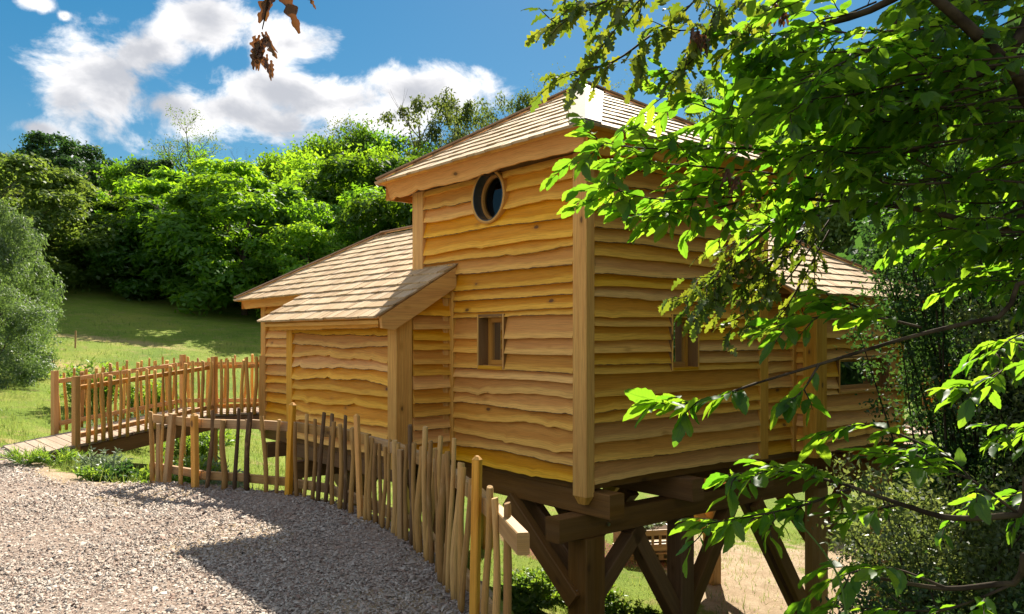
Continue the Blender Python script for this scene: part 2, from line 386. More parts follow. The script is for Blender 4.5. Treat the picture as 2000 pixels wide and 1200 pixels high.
# ------------------------------------------------------------------ terrain
EDGE = [(.9, -30), (.5, -6), (.4, 0), (.14, 3.0), (-.1, 4.2), (-.34, 5.45), (-.8, 6.56), (-1.2, 7.27), (-1.62, 7.85), (-2.3, 8.42), (-3.3, 8.85), (-3.9, 9.0),
        (-4.5, 8.95), (-5.0, 9.05), (-5.5, 9.5), (-6.0, 10.2), (-6.4, 10.75), (-7.3, 11.75), (-9, 12.0), (-12, 11.2), (-18, 10), (-40, 6)]
CP = [(.8, 4, -.9), (1.5, 3, -1.1), (2.2, 3, -1.6), (1.2, 0, -1.2), (3, 0, -1.8), (3, -10, -1.8), (.6, 7, -1.5), (1.5, 6, -1.8), (1.5, 8, -1.95), (3, 6, -2.0), (.3, 10, -1.8), (.4, 11.7, -2.0),
      (-1, 9.3, -1.35), (-1.2, 11.5, -1.75), (-2.4, 10, -1.05), (-3.3, 10.3, -.85), (-4.4, 10.4, -.55), (-5, 9.9, -.12), (-5.5, 11.3, -.45), (-6, 13, -.55), (-3.5, 12.5, -1.15), (-2, 13.5, -1.6), (-1, 15, -1.9),
      (4, 9, -2.55), (5, 12, -2.7), (1, 16, -2.1), (2.6, 14.7, -2.4), (4, 20, -2.6), (8, 15, -2.75), (9, 25, -2.5), (3, 23, -2.5), (8, 6, -2.5), (14, 10, -2.6), (20, 20, -2.2), (0, 20, -2.1), (6, 3, -2.2), (12, 0, -2.2),
      (-7.2, 12.2, -.02), (-10, 13.5, .05), (-14, 16, .2), (-11.5, 19, .35), (-9, 19, -.05), (-7.5, 22, -.75), (-5.3, 15.4, -1.0), (-3, 18, -1.7), (-4, 24, -1.5), (-15, 25, .8), (-20, 20, .7), (-11, 32, .75), (-6, 32, .2), (0, 32, -1.2), (8, 35, -1.2),
      (-17.5, 40, 2.5), (-11, 40, 1.9), (-14, 46, 2.9), (-21, 48, 3.9), (-25, 49.5, 4.9), (-31, 52, 5.5), (-24, 38, 3.0), (-24, 57, 5.6), (-33, 60, 6.4), (-5, 42, 1.4), (-5, 48, 3), (0, 48, 2.2), (10, 50, 2), (25, 50, 3), (-40, 45, 5.2), (-60, 50, 7), (-30, 30, 2), (-50, 20, 3),
      (-20, 75, 10), (-40, 80, 11), (0, 75, 9), (20, 75, 8), (45, 75, 9), (-70, 85, 14), (-75, 150, 33), (-45, 150, 27), (0, 150, 25), (60, 150, 22), (-110, 150, 34), (-60, 112, 21), (-20, 112, 18), (20, 112, 17), (60, 110, 15), (-100, 230, 40), (0, 230, 34), (100, 230, 30),
      (-120, 60, 12), (-120, 0, 6), (120, 60, 6), (120, 0, 2), (-60, -60, 1), (60, -60, -1), (0, -60, -.5), (0, -20, -.6), (-12, 5, 0), (-30, -10, .5), (30, 20, -1.5), (30, -10, -1.5)]
def tps_fit(P):
    P = np.array(P, float); n = len(P); D = np.hypot(P[:, None, 0] - P[None, :, 0], P[:, None, 1] - P[None, :, 1])
    # linear radial kernel: no overshoot between the control points
    K = -D + 0.0; A = np.zeros((n + 1, n + 1)); A[:n, :n] = K; A[:n, n] = 1; A[n, :n] = 1
    return P, np.linalg.solve(A + 1e-6 * np.eye(n + 1), np.append(P[:, 2], 0))
_P, _W = tps_fit(CP)
_E = np.array(EDGE, float)
def edge_dist(X, Y):
    """signed distance to the gravel edge, positive on the bank side"""
    best = np.full(X.shape, 1e9); sg = np.ones(X.shape)
    for (x0, y0), (x1, y1) in zip(EDGE[:-1], EDGE[1:]):
        dx, dy = x1 - x0, y1 - y0; l2 = dx * dx + dy * dy
        t = np.clip(((X - x0) * dx + (Y - y0) * dy) / l2, 0, 1); ex, ey = X - x0 - t * dx, Y - y0 - t * dy
        d = np.hypot(ex, ey); m = d < best; best = np.where(m, d, best)
        sg = np.where(m, np.where(dx * ey - dy * ex < 0, 1.0, -1.0), sg)
    return best * sg
def sstep(a, b, x):
    t = np.clip((x - a) / (b - a), 0, 1); return t * t * (3 - 2 * t)
def wob(X, Y):
    return .5 * np.sin(X * 1.3 + Y * .7) + .35 * np.sin(X * 2.9 - Y * 1.7 + 1) + .3 * np.sin(X * .6 + Y * 3.3 + 2)
def ground_z(X, Y):
    X = np.asarray(X, float); Y = np.asarray(Y, float); sh = X.shape; X = X.ravel(); Y = Y.ravel()
    Xc = np.clip(X, -120, 120); Yc = np.clip(Y, -60, 230)
    z = np.full(X.shape, _W[-1])
    for i in range(len(_P)): z -= _W[i] * np.sqrt((Xc - _P[i, 0]) ** 2 + (Yc - _P[i, 1]) ** 2 + .15)
    d = edge_dist(X, Y); w = 1 - sstep(.02, 1.15, d)
    far = sstep(-14, -26, X) * 0
    zz = z * (1 - w) + w * 0.0 + .03 * wob(X, Y) * sstep(.1, 1.2, d)
    return zz.reshape(sh)
def gz(x, y): return float(ground_z(np.array([x]), np.array([y]))[0])

def axis(parts):
    out = []
    for a, b, s in parts: out += list(np.arange(a, b, s))
    out.append(parts[-1][1]); return np.array(out)
XS = axis([(-700, -140, 70), (-140, -40, 5), (-40, -13, 1.0), (-13, -6, .3), (-6, 5, .2), (5, 12, .35), (12, 40, 1.5), (40, 140, 8), (140, 700, 80)])
YS = axis([(-300, -40, 40), (-40, 0, 3), (0, 3, .5), (3, 13, .2), (13, 26, .35), (26, 60, 1.0), (60, 130, 3), (130, 260, 10), (260, 1500, 120)])
def ground_mat():
    n = NT('meadow_and_soil'); o = n.obj()
    a = n.n('ShaderNodeAttribute', attribute_name='cover'); sp = n.n('ShaderNodeSeparateColor'); n.L.new(a.outputs['Color'], sp.inputs[0])
    soil, mulch, straw = sp.outputs[0], sp.outputs[1], sp.outputs[2]
    n1 = n.noise(o, .35, 5, .6); n2 = n.noise(o, 2.3, 6, .65); n3 = n.noise(o, 26, 4, .7)
    g = n.ramp(n1, [(.3, (.10, .17, .022)), (.5, (.155, .225, .03)), (.7, (.24, .26, .05))])
    g = n.mix(n.rng(n2, .5, .72), g, (.235, .215, .075))
    g = n.mix(n.math('MULTIPLY', n.rng(n3, .4, .7), .45), g, (.05, .085, .016))
    s = n.mix(n.rng(n2, .35, .65), (.32, .245, .165), (.41, .33, .235)); s = n.mix(n.math('MULTIPLY', n.rng(n3, .45, .7), .5), s, (.20, .14, .08))
    mk = n.rng(n.math('ADD', soil, n.math('MULTIPLY', n.math('SUBTRACT', n2, .5), .9)), .4, .62)
    c = n.mix(mk, g, s)
    st = n.rng(n.math('ADD', straw, n.math('MULTIPLY', n.math('SUBTRACT', n2, .5), .9)), .35, .75); c = n.mix(n.math('MULTIPLY', st, .75), c, (.36, .27, .13))
    m = n.mix(n.rng(n3, .4, .6), (.21, .10, .06), (.10, .05, .03))
    c = n.mix(n.rng(n.math('ADD', mulch, n.math('MULTIPLY', n.math('SUBTRACT', n2, .5), .5)), .4, .6), c, m)
    return n.done(n.pbsdf(c, .95, .1, n.bump(n.math('ADD', n3, n2), .8, .05)))
def build_ground():
    GX, GY = np.meshgrid(XS, YS); Z = ground_z(GX, GY); ny, nx = GX.shape
    V = np.stack([GX.ravel(), GY.ravel(), Z.ravel()], 1); i = np.arange(ny * nx).reshape(ny, nx)
    F = np.stack([i[:-1, :-1].ravel(), i[:-1, 1:].ravel(), i[1:, 1:].ravel(), i[1:, :-1].ravel()], 1)
    me = mesh_np('ground', V, F, smooth=True)
    X, Y = V[:, 0], V[:, 1]
    def blob(x, y, rx, ry): return np.exp(-(((X - x) / rx) ** 2 + ((Y - y) / ry) ** 2))
    soil = np.clip(blob(5.2, 12.3, 2.0, 2.0) * 1.1 + blob(3.2, 15.5, 1.3, 3) * .8 + blob(-5.2, 9.5, .62, .42) * 1.6 + blob(.5, 8.6, .8, .7) * .9 + blob(7, 16, 3, 2) * .7, 0, 1)
    d = edge_dist(X, Y); soil = np.maximum(soil, sstep(.5, .05, d) * .8 * (Y > -5))
    mulch = np.clip(blob(.75, 15.2, .95, 1.7) * 1.4 + blob(2.2, 14.6, .9, .6) * 1.0, 0, 1)
    straw = np.clip(blob(-9.5, 13.6, 2.2, .7) * .9 + blob(-14.5, 26, 3, 1.6) * .8 + blob(-16, 33, 5, 1.2) * .8 + blob(-12.5, 16.2, 2.5, .55) * .9 + blob(-60, 125, 35, 25) * 1.2, 0, 1)
    ca = me.color_attributes.new('cover', 'FLOAT_COLOR', 'POINT')
    ca.data.foreach_set('color', np.stack([soil, mulch, straw, np.ones_like(soil)], 1).astype(np.float32).ravel())
    o = put('ground', me, ground_mat()); o['kind'] = 'structure'
    o['label'] = 'grassy hillside meadow and bare soil around the treehouse'
build_ground()

# gravel path: a sheet just above the ground, with loose chips on it
def gravel_mat(name, chip):
    n = NT(name); o = n.obj()
    if chip:
        r = n.island()
        c = n.ramp(r, [(0, (.12, .075, .06)), (.06, (.26, .18, .15)), (.18, (.28, .245, .22)), (.5, (.355, .32, .29)), (.8, (.425, .39, .355)), (.94, (.37, .28, .235)), (1, (.54, .50, .45))])
        c = n.mix(n.math('MULTIPLY', n.rng(n.noise(o, .9, 4, .6), .42, .68), .45), c, (.25, .185, .15))
        return n.done(n.pbsdf(c, .85, .2))
    n1 = n.noise(o, 30, 5, .7); n2 = n.noise(o, 1.2, 3)
    c = n.mix(n.rng(n1, .35, .65), (.13, .095, .078), (.40, .33, .285)); c = n.mix(n.math('MULTIPLY', n.rng(n2, .4, .7), .3), c, (.30, .22, .17))
    return n.done(n.pbsdf(c, .95, .1, n.bump(n1, 1.0, .03)))
def build_gravel():
    g = [V3((x, y, 0)) for x, y in EDGE if y <= 12.5][1:-1]
    top = g + [V3((-40, 6, 0)), V3((-40, -28, 0))]
    xs = np.arange(-20, 1.0, .3); ys = np.arange(-20, 13, .3)
    GX, GY = np.meshgrid(xs, ys); d = edge_dist(GX, GY); idx = -np.ones(GX.shape, int); V = []; F = []
    # pull the outer ring of vertices onto the edge
    for j in range(GX.shape[0]):
        for i in range(GX.shape[1]):
            if d[j, i] < .10: idx[j, i] = len(V); V.append((GX[j, i], GY[j, i], .006 + .012 * math.sin(GX[j, i] * 2.1) * math.sin(GY[j, i] * 1.7)))
    for j in range(GX.shape[0] - 1):
        for i in range(GX.shape[1] - 1):
            q = (idx[j, i], idx[j, i + 1], idx[j + 1, i + 1], idx[j + 1, i])
            if min(q) >= 0: F.append(q)
    # ragged rim strip up to the edge line
    me = mesh_py('gravel_path', V, F, smooth=True)
    o = put('gravel_path', me, gravel_mat('gravel_bed', False)); o['kind'] = 'structure'; o['label'] = 'pale pinkish gravel path in front of the treehouse'
    # chips
    P = []
    for y0, y1, den, sz in ((2.2, 4.2, 3000, 1.0), (4.2, 6, 4000, 1.0), (6, 8, 3000, 1.08), (8, 10, 2000, 1.2), (10, 12.3, 1100, 1.4)):
        x0 = -y1 * .75 - 1.2; n = int((.5 - x0) * (y1 - y0) * den)
        X = rng.uniform(x0, .5, n); Y = rng.uniform(y0, y1, n); dd = edge_dist(X, Y)
        k = dd < rng.normal(.0, .07, n); P.append(np.stack([X[k], Y[k], np.full(k.sum(), sz), dd[k]], 1))
    P = np.concatenate(P); n = len(P)
    L = rng.lognormal(math.log(.0185), .36, n) * P[:, 2]; Wd = L * rng.uniform(.45, .8, n); H = L * rng.uniform(.18, .42, n)
    a = rng.uniform(0, 6.283, n); ca, sa = np.cos(a), np.sin(a)
    base = np.array([[-.5, -.3, 0], [.5, -.45, .1], [.15, .55, 0], [-.1, .05, 1.0], [.3, .1, .85]])
    pts = base[None] + rng.normal(0, .16, (n, 5, 3))
    q = pts * np.stack([L, Wd, H], 1)[:, None, :]
    t1 = rng.normal(0, .35, n); q[:, :, 2] += q[:, :, 0] * np.tan(np.clip(t1, -.8, .8))[:, None] * .6
    x = q[:, :, 0] * ca[:, None] - q[:, :, 1] * sa[:, None]; y = q[:, :, 0] * sa[:, None] + q[:, :, 1] * ca[:, None]
    zb = np.where(P[:, 3] > .02, ground_z(P[:, 0], P[:, 1]), .006) + rng.uniform(-.004, .012, n)
    V = np.stack([x + P[:, 0:1], y + P[:, 1:2], q[:, :, 2] + zb[:, None]], 2).reshape(-1, 3)
    T = np.array([[0, 1, 4], [0, 4, 3], [1, 2, 4], [2, 3, 4], [2, 0, 3]])
    F = (T[None] + 5 * np.arange(n)[:, None, None]).reshape(-1, 3)
    o = put('gravel', mesh_np('gravel', V, F), gravel_mat('gravel_chip', True)); tag(o, 'loose pinkish grey stone chips covering the path', 'gravel', kind='stuff')
build_gravel()

# ------------------------------------------------------------------ the treehouse
TH = R(39.1); UX, UY = math.sin(TH), math.cos(TH)
CX, CY = 0.725, 8.0
MH = Matrix.Translation((CX, CY, 1.6)) @ Matrix.Rotation(-(math.pi / 2 - TH), 4, 'Z')      # local x = -a, y = b
def H(a, b, z): return V3((-a, b, z))
def HW(a, b, z=0): return MH @ H(a, b, z)
Z0, ZT = -1.42, 1.86
house = thing('treehouse', 'raised larch cabin with a square tower, two low wings and shingle roofs', 'treehouse', HW(1.5, 1.5) - V3((0, 0, HW(1.5, 1.5).z - gz(*HW(1.5, 1.5).xy))))

def frame(oa, ob, side):
    """wall frame: x along the wall, y outwards, z up"""
    if side == 'front': x, y = V3((-1, 0, 0)), V3((0, -1, 0))        # faces -b, x = +a
    elif side == 'right': x, y = V3((0, -1, 0)), V3((1, 0, 0))       # faces -a, x = -b
    elif side == 'left': x, y = V3((0, 1, 0)), V3((-1, 0, 0))        # faces +a, x = +b
    else: x, y = V3((1, 0, 0)), V3((0, 1, 0))                        # back, x = -a
    m = Matrix.Identity(4); z = V3((0, 0, 1))
    for i in range(3): m[i][0], m[i][1], m[i][2] = x[i], y[i], z[i]
    o = H(oa, ob, 0)
    for i in range(3): m[i][3] = o[i]
    return MH @ m

def wave(amp, rr):
    ks = [(rr.uniform(.8, 2.2), rr.uniform(0, 6.3), amp * rr.uniform(.5, 1)), (rr.uniform(3, 6), rr.uniform(0, 6.3), amp * rr.uniform(.2, .5)), (rr.uniform(11, 20), rr.uniform(0, 6.3), amp * .13), (rr.uniform(30, 50), rr.uniform(0, 6.3), amp * .05)]
    bumps = [(rr.uniform(-6, 6), rr.uniform(.03, .07), rr.choice((-1, 1)) * amp * rr.uniform(.4, 1.0)) for _ in range(9)]
    def f(x): return sum(a * math.sin(k * x + p) for k, p, a in ks) + sum(a * math.exp(-((x - c) / w) ** 2) for c, w, a in bumps)
    return f

def board_mesh(s0, s1, zb, zt, wv, circle=None, tilt=.062, thick=.045, y0=.004, caps=(True, True)):
    xs = list(np.arange(s0, s1, .055)) + [s1]
    if circle:
        cx, cz, cr = circle; xs = sorted(set(xs) | set(np.arange(max(s0, cx - cr), min(s1, cx + cr), .016)) | ({cx - cr, cx + cr} if s0 < cx - cr and s1 > cx + cr else set()))
    vs, fs, uv = [], [], []
    def yo(z, b): return y0 + tilt * min(1.2, max(0, (zt - z) / (zt - zb)))
    def cut(x):
        lo = zb + wv(x); hi = zt
        if circle and abs(x - cx) < cr:
            h = math.sqrt(max(0, cr * cr - (x - cx) ** 2)); return lo, min(max(cz - h, lo), hi), max(min(cz + h, hi), lo), hi
        m = lo if (circle and hi > (circle[1]) and lo > circle[1]) else hi
        return (lo, m, m, hi)
    for a, b in zip(xs[:-1], xs[1:]):
        if b - a < 1e-5: continue
        ca, cb = cut(a), cut(b); la, lb = ca[0], cb[0]
        for (p, q, r, s, low) in ((ca[0], ca[1], cb[0], cb[1], True), (ca[2], ca[3], cb[2], cb[3], False)):
            if q - p < 1e-4 and s - r < 1e-4: continue
            k = len(vs)
            vs += [(a, yo(p, la), p), (b, yo(r, lb), r), (b, yo(s, lb), s), (a, yo(q, la), q)]
            uv += [(a, p - la), (b, r - lb), (b, s - lb), (a, q - la)]
            fs.append((k + 3, k + 2, k + 1, k))
            k = len(vs)
            vs += [(a, yo(p, la), p), (b, yo(r, lb), r), (b, yo(r, lb) - thick, r), (a, yo(p, la) - thick, p)]; uv += [(a, 0.0), (b, 0.0), (b, .02), (a, .02)]
            fs.append((k, k + 1, k + 2, k + 3))
    for x, sgn, on in ((s0, 1, caps[0]), (s1, -1, caps[1])):
        if not on: continue
        lo = zb + wv(x); k = len(vs)
        vs += [(x, yo(lo, lo), lo), (x, yo(zt, lo), zt), (x, -.005, zt), (x, -.005, lo)]; uv += [(x, .05)] * 4
        fs.append((k, k + 1, k + 2, k + 3) if sgn > 0 else (k + 3, k + 2, k + 1, k))
    return mesh_py('board', vs, fs, uv)

def core(name, M, s0, s1, z0, z1, holes=(), parent=None):
    xs = sorted({s0, s1} | {h[0] for h in holes} | {h[1] for h in holes}); zs = sorted({z0, z1} | {h[2] for h in holes} | {h[3] for h in holes})
    vs, fs = [], []
    for a, b in zip(xs[:-1], xs[1:]):
        for c, d in zip(zs[:-1], zs[1:]):
            if any(h[0] - 1e-6 <= a and b <= h[1] + 1e-6 and h[2] - 1e-6 <= c and d <= h[3] + 1e-6 for h in holes): continue
            k = len(vs); vs += [(a, 0, c), (b, 0, c), (b, 0, d), (a, 0, d)]; fs.append((k + 3, k + 2, k + 1, k))
            k = len(vs); vs += [(a, -.1, c), (b, -.1, c), (b, -.1, d), (a, -.1, d)]; fs.append((k, k + 1, k + 2, k + 3))
    return put(name, mesh_py(name, vs, fs), M_CORE, parent or house, M)

def clad(wall, M, spans, z0, z1, n, holes=(), circle=None, amp=.012, seed=1, ampf=None, sag=0.0):
    """courses of live-edge boards; spans(z) gives (s0, s1) of the course; holes split it"""
    rr = random.Random(seed); hs = [rr.uniform(.72, 1.3) for _ in range(n)]; k = (z1 - z0) / sum(hs); zs = [z0]
    for h in hs: zs.append(zs[-1] + h * k)
    for (h0, h1, hz0, hz1) in holes:                       # courses meet the sill and the head of an opening
        for zz in (hz0 - .012, hz1 - .035):
            j = min(range(1, len(zs) - 1), key=lambda q: abs(zs[q] - zz)); zs[j] = zz
    for i in range(n):
        zb = zs[i]; h = zs[i + 1] - zb; zt = min(zb + h + .045, z1 + .03)
        a = ampf(zb) if ampf else amp
        s0, s1 = spans(zb + h * .5); w0 = wave(a, rr)
        segs = [(s0, s1)]
        for (h0, h1, hz0, hz1) in holes:
            if zb + .005 > hz0 - .012 and zb + .06 < hz1 and not (circle and (h0 + h1) / 2 == circle[0]):
                segs = [t for (p, q) in segs for t in (((p, h0), (h1, q)) if p < h0 and q > h1 else ((p, q),))]
        for (p, q) in segs:
            w = w0 if len(segs) == 1 else wave(a * .6, rr)
            ci = circle if circle and zt > circle[1] - circle[2] - .03 and zb < circle[1] + circle[2] + .03 else None
            if ci and zb + w(ci[0]) >= ci[1] - ci[2] and zt <= ci[1] + ci[2]:      # the round window cuts this course in two
                put('board', board_mesh(p, ci[0], zb, zt, w, ci, caps=(True, False)), M_BOARD, wall, M); put('board', board_mesh(ci[0], q, zb, zt, w, ci, caps=(False, True)), M_BOARD, wall, M)
            else: put('board', board_mesh(p, q, zb, zt, w, ci), M_BOARD, wall, M)

# --- tower
RW = (1.484, 1.57, .275)                                     # round window
WF = (1.21, 1.69, -.34, .26)                                 # front window (along a)
MF = frame(0, 0, 'front'); MR = frame(0, 0, 'right'); ML = frame(3.0, 0, 'left'); MB = frame(0, 2.9, 'back')
wf = core('tower_front_wall', MF, .0, 3.0, Z0, 2.12, [WF, (RW[0] - .26, RW[0] + .26, RW[1] - .26, RW[1] + .26)])
def span_front(z): return (.13, 2.82) if z > .80 else (.13, 2.17)
clad(wf, MF, span_front, Z0, ZT, 21, [WF], RW, seed=11, ampf=lambda z: .026 if z < -.5 else (.009 if z < .85 else .017))
WR = (-1.66, -1.20, -.345, .25)
wr = core('tower_side_wall', MR, -2.9, 0, Z0, 2.12, [WR])
clad(wr, MR, lambda z: (-2.82, -.055), Z0, ZT, 22, [WR], seed=23, ampf=lambda z: .013)
wl = core('tower_left_wall', ML, 0, 2.9, .6, 2.12); clad(wl, ML, lambda z: (.1, 2.8), .7, ZT, 7, seed=5)
wb = core('tower_back_wall', MB, -3.0, 0, Z0, 2.12); clad(wb, MB, lambda z: (-2.9, -.1), Z0, ZT, 20, seed=6)
def post(name, a0, a1, b0, b1, z0, z1, mat=None, c=.008):
    return beam(name, H((a0 + a1) / 2, (b0 + b1) / 2, z0), H((a0 + a1) / 2, (b0 + b1) / 2, z1), a1 - a0, b1 - b0, mat or M_POST, house, MH, c)
post('corner_post', -.06, .135, -.06, .06, -1.55, 1.90)
beam('post_foot', H(.037, .0, -1.63), H(.037, .0, -1.548), .10, .06, M_POST, house, MH, taper=1.9)
post('corner_post', 2.82, 3.06, -.07, .12, .72, 1.88)
post('corner_post', -.06, .12, 2.82, 2.99, Z0 - .03, 1.88)
post('corner_post', 2.86, 3.05, 2.80, 2.98, Z0 - .03, 1.88)
post('batten', 2.17, 2.27, -.075, .0, Z0 - .02, .86)

def window(M, s0, s1, z0, z1, deep=.15, sash=.05, frac=1.0, mull=False, lining=None):
    w = put('window', beam_mesh((s0 + .0, -deep / 2 + .024, z1 - .013), (s1, -deep / 2 + .024, z1 - .013), deep + .08, .026, .003), lining or M_LINING, house, M)
    def b(n, p, q, ww, hh, m): return beam(n, p, q, ww, hh, m, w, M, .003)
    y = -deep / 2 + .024
    b('jamb', (s0 + .013, y, z0), (s0 + .013, y, z1 - .027), .026, deep + .08, lining or M_LINING)
    b('jamb', (s1 - .013, y, z0), (s1 - .013, y, z1 - .027), .026, deep + .08, lining or M_LINING)
    b('sill', (s0 + .027, y + .008, z0 + .014), (s1 - .027, y + .008, z0 + .014), deep + .095, .028, M_POST)
    # outer edge trim, paler end grain of the lining
    for p, q in (((s0 + .011, .0685, z0 - .01), (s0 + .011, .0685, z1)), ((s1 - .011, .0685, z0 - .01), (s1 - .011, .0685, z1))): b('trim', p, q, .022, .008, M_POST)
    b('trim', (s0 + .023, .0725, z0 - .003), (s1 - .023, .0725, z0 - .003), .008, .02, M_POST)
    yb = -deep + .06; f = sash; A, B, C, D = s0 + .027, s1 - .027, z0 + .03, z1 - .028
    b('sash_frame', (A + f / 2, yb, C), (A + f / 2, yb, D), f, .05, M_SASH); b('sash_frame', (B - f / 2, yb, C), (B - f / 2, yb, D), f, .05, M_SASH)
    b('sash_frame', (A + f, yb, C + f / 2), (B - f, yb, C + f / 2), .05, f, M_SASH); b('sash_frame', (A + f, yb, D - f / 2), (B - f, yb, D - f / 2), .05, f, M_SASH)
    if mull: b('sash_frame', ((A + B) / 2, yb, C + f), ((A + B) / 2, yb, D - f), f, .05, M_SASH)
    b('pane', (A + f, yb - .005, (C + D) / 2), (B - f, yb - .005, (C + D) / 2), .008, D - C - 2 * f, M_GLASS)
    return w
window(MF, *WF, sash=.06); window(MR, *WR, sash=.05)

def ring_mesh(cx, cz, prof, n=48):
    vs, fs, uv = [], [], []; k = len(prof)
    for i in range(n + 1):
        a = 2 * math.pi * i / n
        for j, (r, y) in enumerate(prof): vs.append((cx + r * math.cos(a), y, cz + r * math.sin(a))); uv.append((a * .3, j * .03))
    for i in range(n):
        for j in range(k):
            j2 = (j + 1) % k; fs.append((i * k + j, i * k + j2, (i + 1) * k + j2, (i + 1) * k + j))
    return mesh_py('ring', vs, fs, uv, False)
rw = put('round_window', ring_mesh(RW[0], RW[1], [(.272, .0), (.305, .0), (.305, .078), (.298, .084), (.279, .084), (.272, .078)]), M_POST, house, MF)
rw['label'] = 'round porthole window with deep wooden ring'
put('lining', ring_mesh(RW[0], RW[1], [(.271, .08), (.262, .08), (.262, -.19), (.271, -.19)]), M_ZINC, rw, MF)
put('sash_frame', ring_mesh(RW[0], RW[1], [(.262, -.03), (.228, -.03), (.228, -.08), (.262, -.08)]), M_SASH, rw, MF)
dv = [(RW[0] + .235 * math.cos(2 * math.pi * i / 40), -.06, RW[1] + .235 * math.sin(2 * math.pi * i / 40)) for i in range(40)]
put('pane', mesh_py('pane', dv, [tuple(range(39, -1, -1))]), M_GLASS, rw, MF)

# --- entrance bay left of the tower (under the long catslide)
BD = .73
MBF = frame(0, -BD, 'front'); MBR = frame(2.27, 0, 'right'); MBL = frame(5.17, 0, 'left')
bw = core('bay_front_wall', MBF, 2.27, 5.17, -1.38, .36); clad(bw, MBF, lambda z: (2.43, 5.03), -1.38, .36, 12, seed=41, ampf=lambda z: .028 if -1.2 < z < .05 else .012)
br = core('bay_side_wall', MBR, 0.0, BD, -1.38, .40); clad(br, MBR, lambda z: (.075, max(.12, min(BD - .16, .39 - (z + .16 - .64) / .592))), -1.38, .62, 13, seed=47, ampf=lambda z: .010)
bl = core('bay_left_wall', MBL, -BD, 0, -1.38, .40); clad(bl, MBL, lambda z: (-BD + .12, -.02), -1.38, .4, 12, seed=48)
post('corner_post', 2.24, 2.43, -BD - .07, -BD + .15, -1.5, .43)
post('corner_post', 5.03, 5.21, -BD - .07, -BD + .10, -1.42, .42)
post('batten', 2.235, 2.27, -.16, -.08, -1.4, .70)

# --- left wing
LA = 7.87
MWF = frame(0, 0, 'front'); MWL = frame(LA, 0, 'left'); MWB = frame(0, 2.9, 'back')
lw = core('left_wing_front_wall', MWF, 5.17, LA, -1.40, .60); clad(lw, MWF, lambda z: (5.2, LA - .13), -1.40, .60, 13, seed=61, ampf=lambda z: .016)
le = core('left_wing_end_wall', MWL, 0, 2.9, -1.40, .60); clad(le, MWL, lambda z: (.1, 2.8), -1.40, .60, 13, seed=62)
lb = core('left_wing_back_wall', MWB, -LA, -3.0, -1.40, .60); clad(lb, MWB, lambda z: (-LA + .1, -3.05), -1.40, .60, 12, seed=63)
post('corner_post', LA - .13, LA + .06, -.07, .11, -1.45, .62); post('corner_post', LA - .12, LA + .05, 2.79, 2.97, -1.45, .62)

# --- right wing with its shallow bay
RB = 6.3; SD = .28
MQ = frame(0, 0, 'right'); MQB = frame(-SD, 0, 'right'); MQS = frame(0, 3.62, 'front'); MQE = frame(0, RB, 'back'); MQF = frame(2.9, 0, 'left')
rw1 = core('right_wing_wall', MQ, -3.62, -2.9, -1.40, .52); clad(rw1, MQ, lambda z: (-3.58, -2.99), -1.40, .52, 13, seed=71)
WW = (-5.40, -4.09, -.70, -.235)
rw2 = core('right_bay_wall', MQB, -5.72, -3.62, -1.40, .52, [WW]); clad(rw2, MQB, lambda z: (-5.70, -3.80), -1.40, .52, 12, [WW], seed=72, ampf=lambda z: .018)
rw3 = core('right_bay_side_wall', MQS, -SD, 0, -1.40, .52); clad(rw3, MQS, lambda z: (-SD + .10, -.06), -1.40, .52, 13, seed=73)
post('corner_post', -SD - .07, -SD + .12, 3.56, 3.80, -1.47, .50); post('batten', -.075, 0, 3.50, 3.59, -1.42, .5)
post('corner_post', -SD - .06, -SD + .1, 5.68, 5.84, -1.47, .50)
window(MQB, *WW, deep=.17, sash=.05)
re_ = core('right_wing_end_wall', frame(0, RB, 'back'), -2.9, 0, -1.40, .52); clad(re_, frame(0, RB, 'back'), lambda z: (-2.8, -.1), -1.40, .52, 12, seed=74)
rb_ = core('right_wing_back_wall', MQF, 2.9, RB, -1.40, .52); clad(rb_, MQF, lambda z: (3.0, RB - .1), -1.40, .52, 12, seed=75)
rw4 = core('right_wing_wall', MQ, -RB, -5.72, -1.40, .52); clad(rw4, MQ, lambda z: (-RB + .1, -5.86), -1.40, .52, 12, seed=76)

# --- floors
def slab(name, a0, a1, b0, b1, z0, z1, mat):
    return beam(name, H((a0 + a1) / 2, b0, (z0 + z1) / 2), H((a0 + a1) / 2, b1, (z0 + z1) / 2), a1 - a0, z1 - z0, mat, house, MH, .004)
slab('floor', .02, 2.98, .03, 2.88, -1.50, -1.38, M_BEAM); slab('floor', 3.0, LA - .02, .03, 2.88, -1.50, -1.38, M_BEAM)
slab('floor', 2.29, 5.15, -BD + .02, .01, -1.47, -1.37, M_BEAM); slab('floor', .02, 2.88, 2.91, RB - .02, -1.50, -1.38, M_BEAM); slab('floor', -SD + .02, .0, 3.66, 5.70, -1.46, -1.37, M_BEAM)

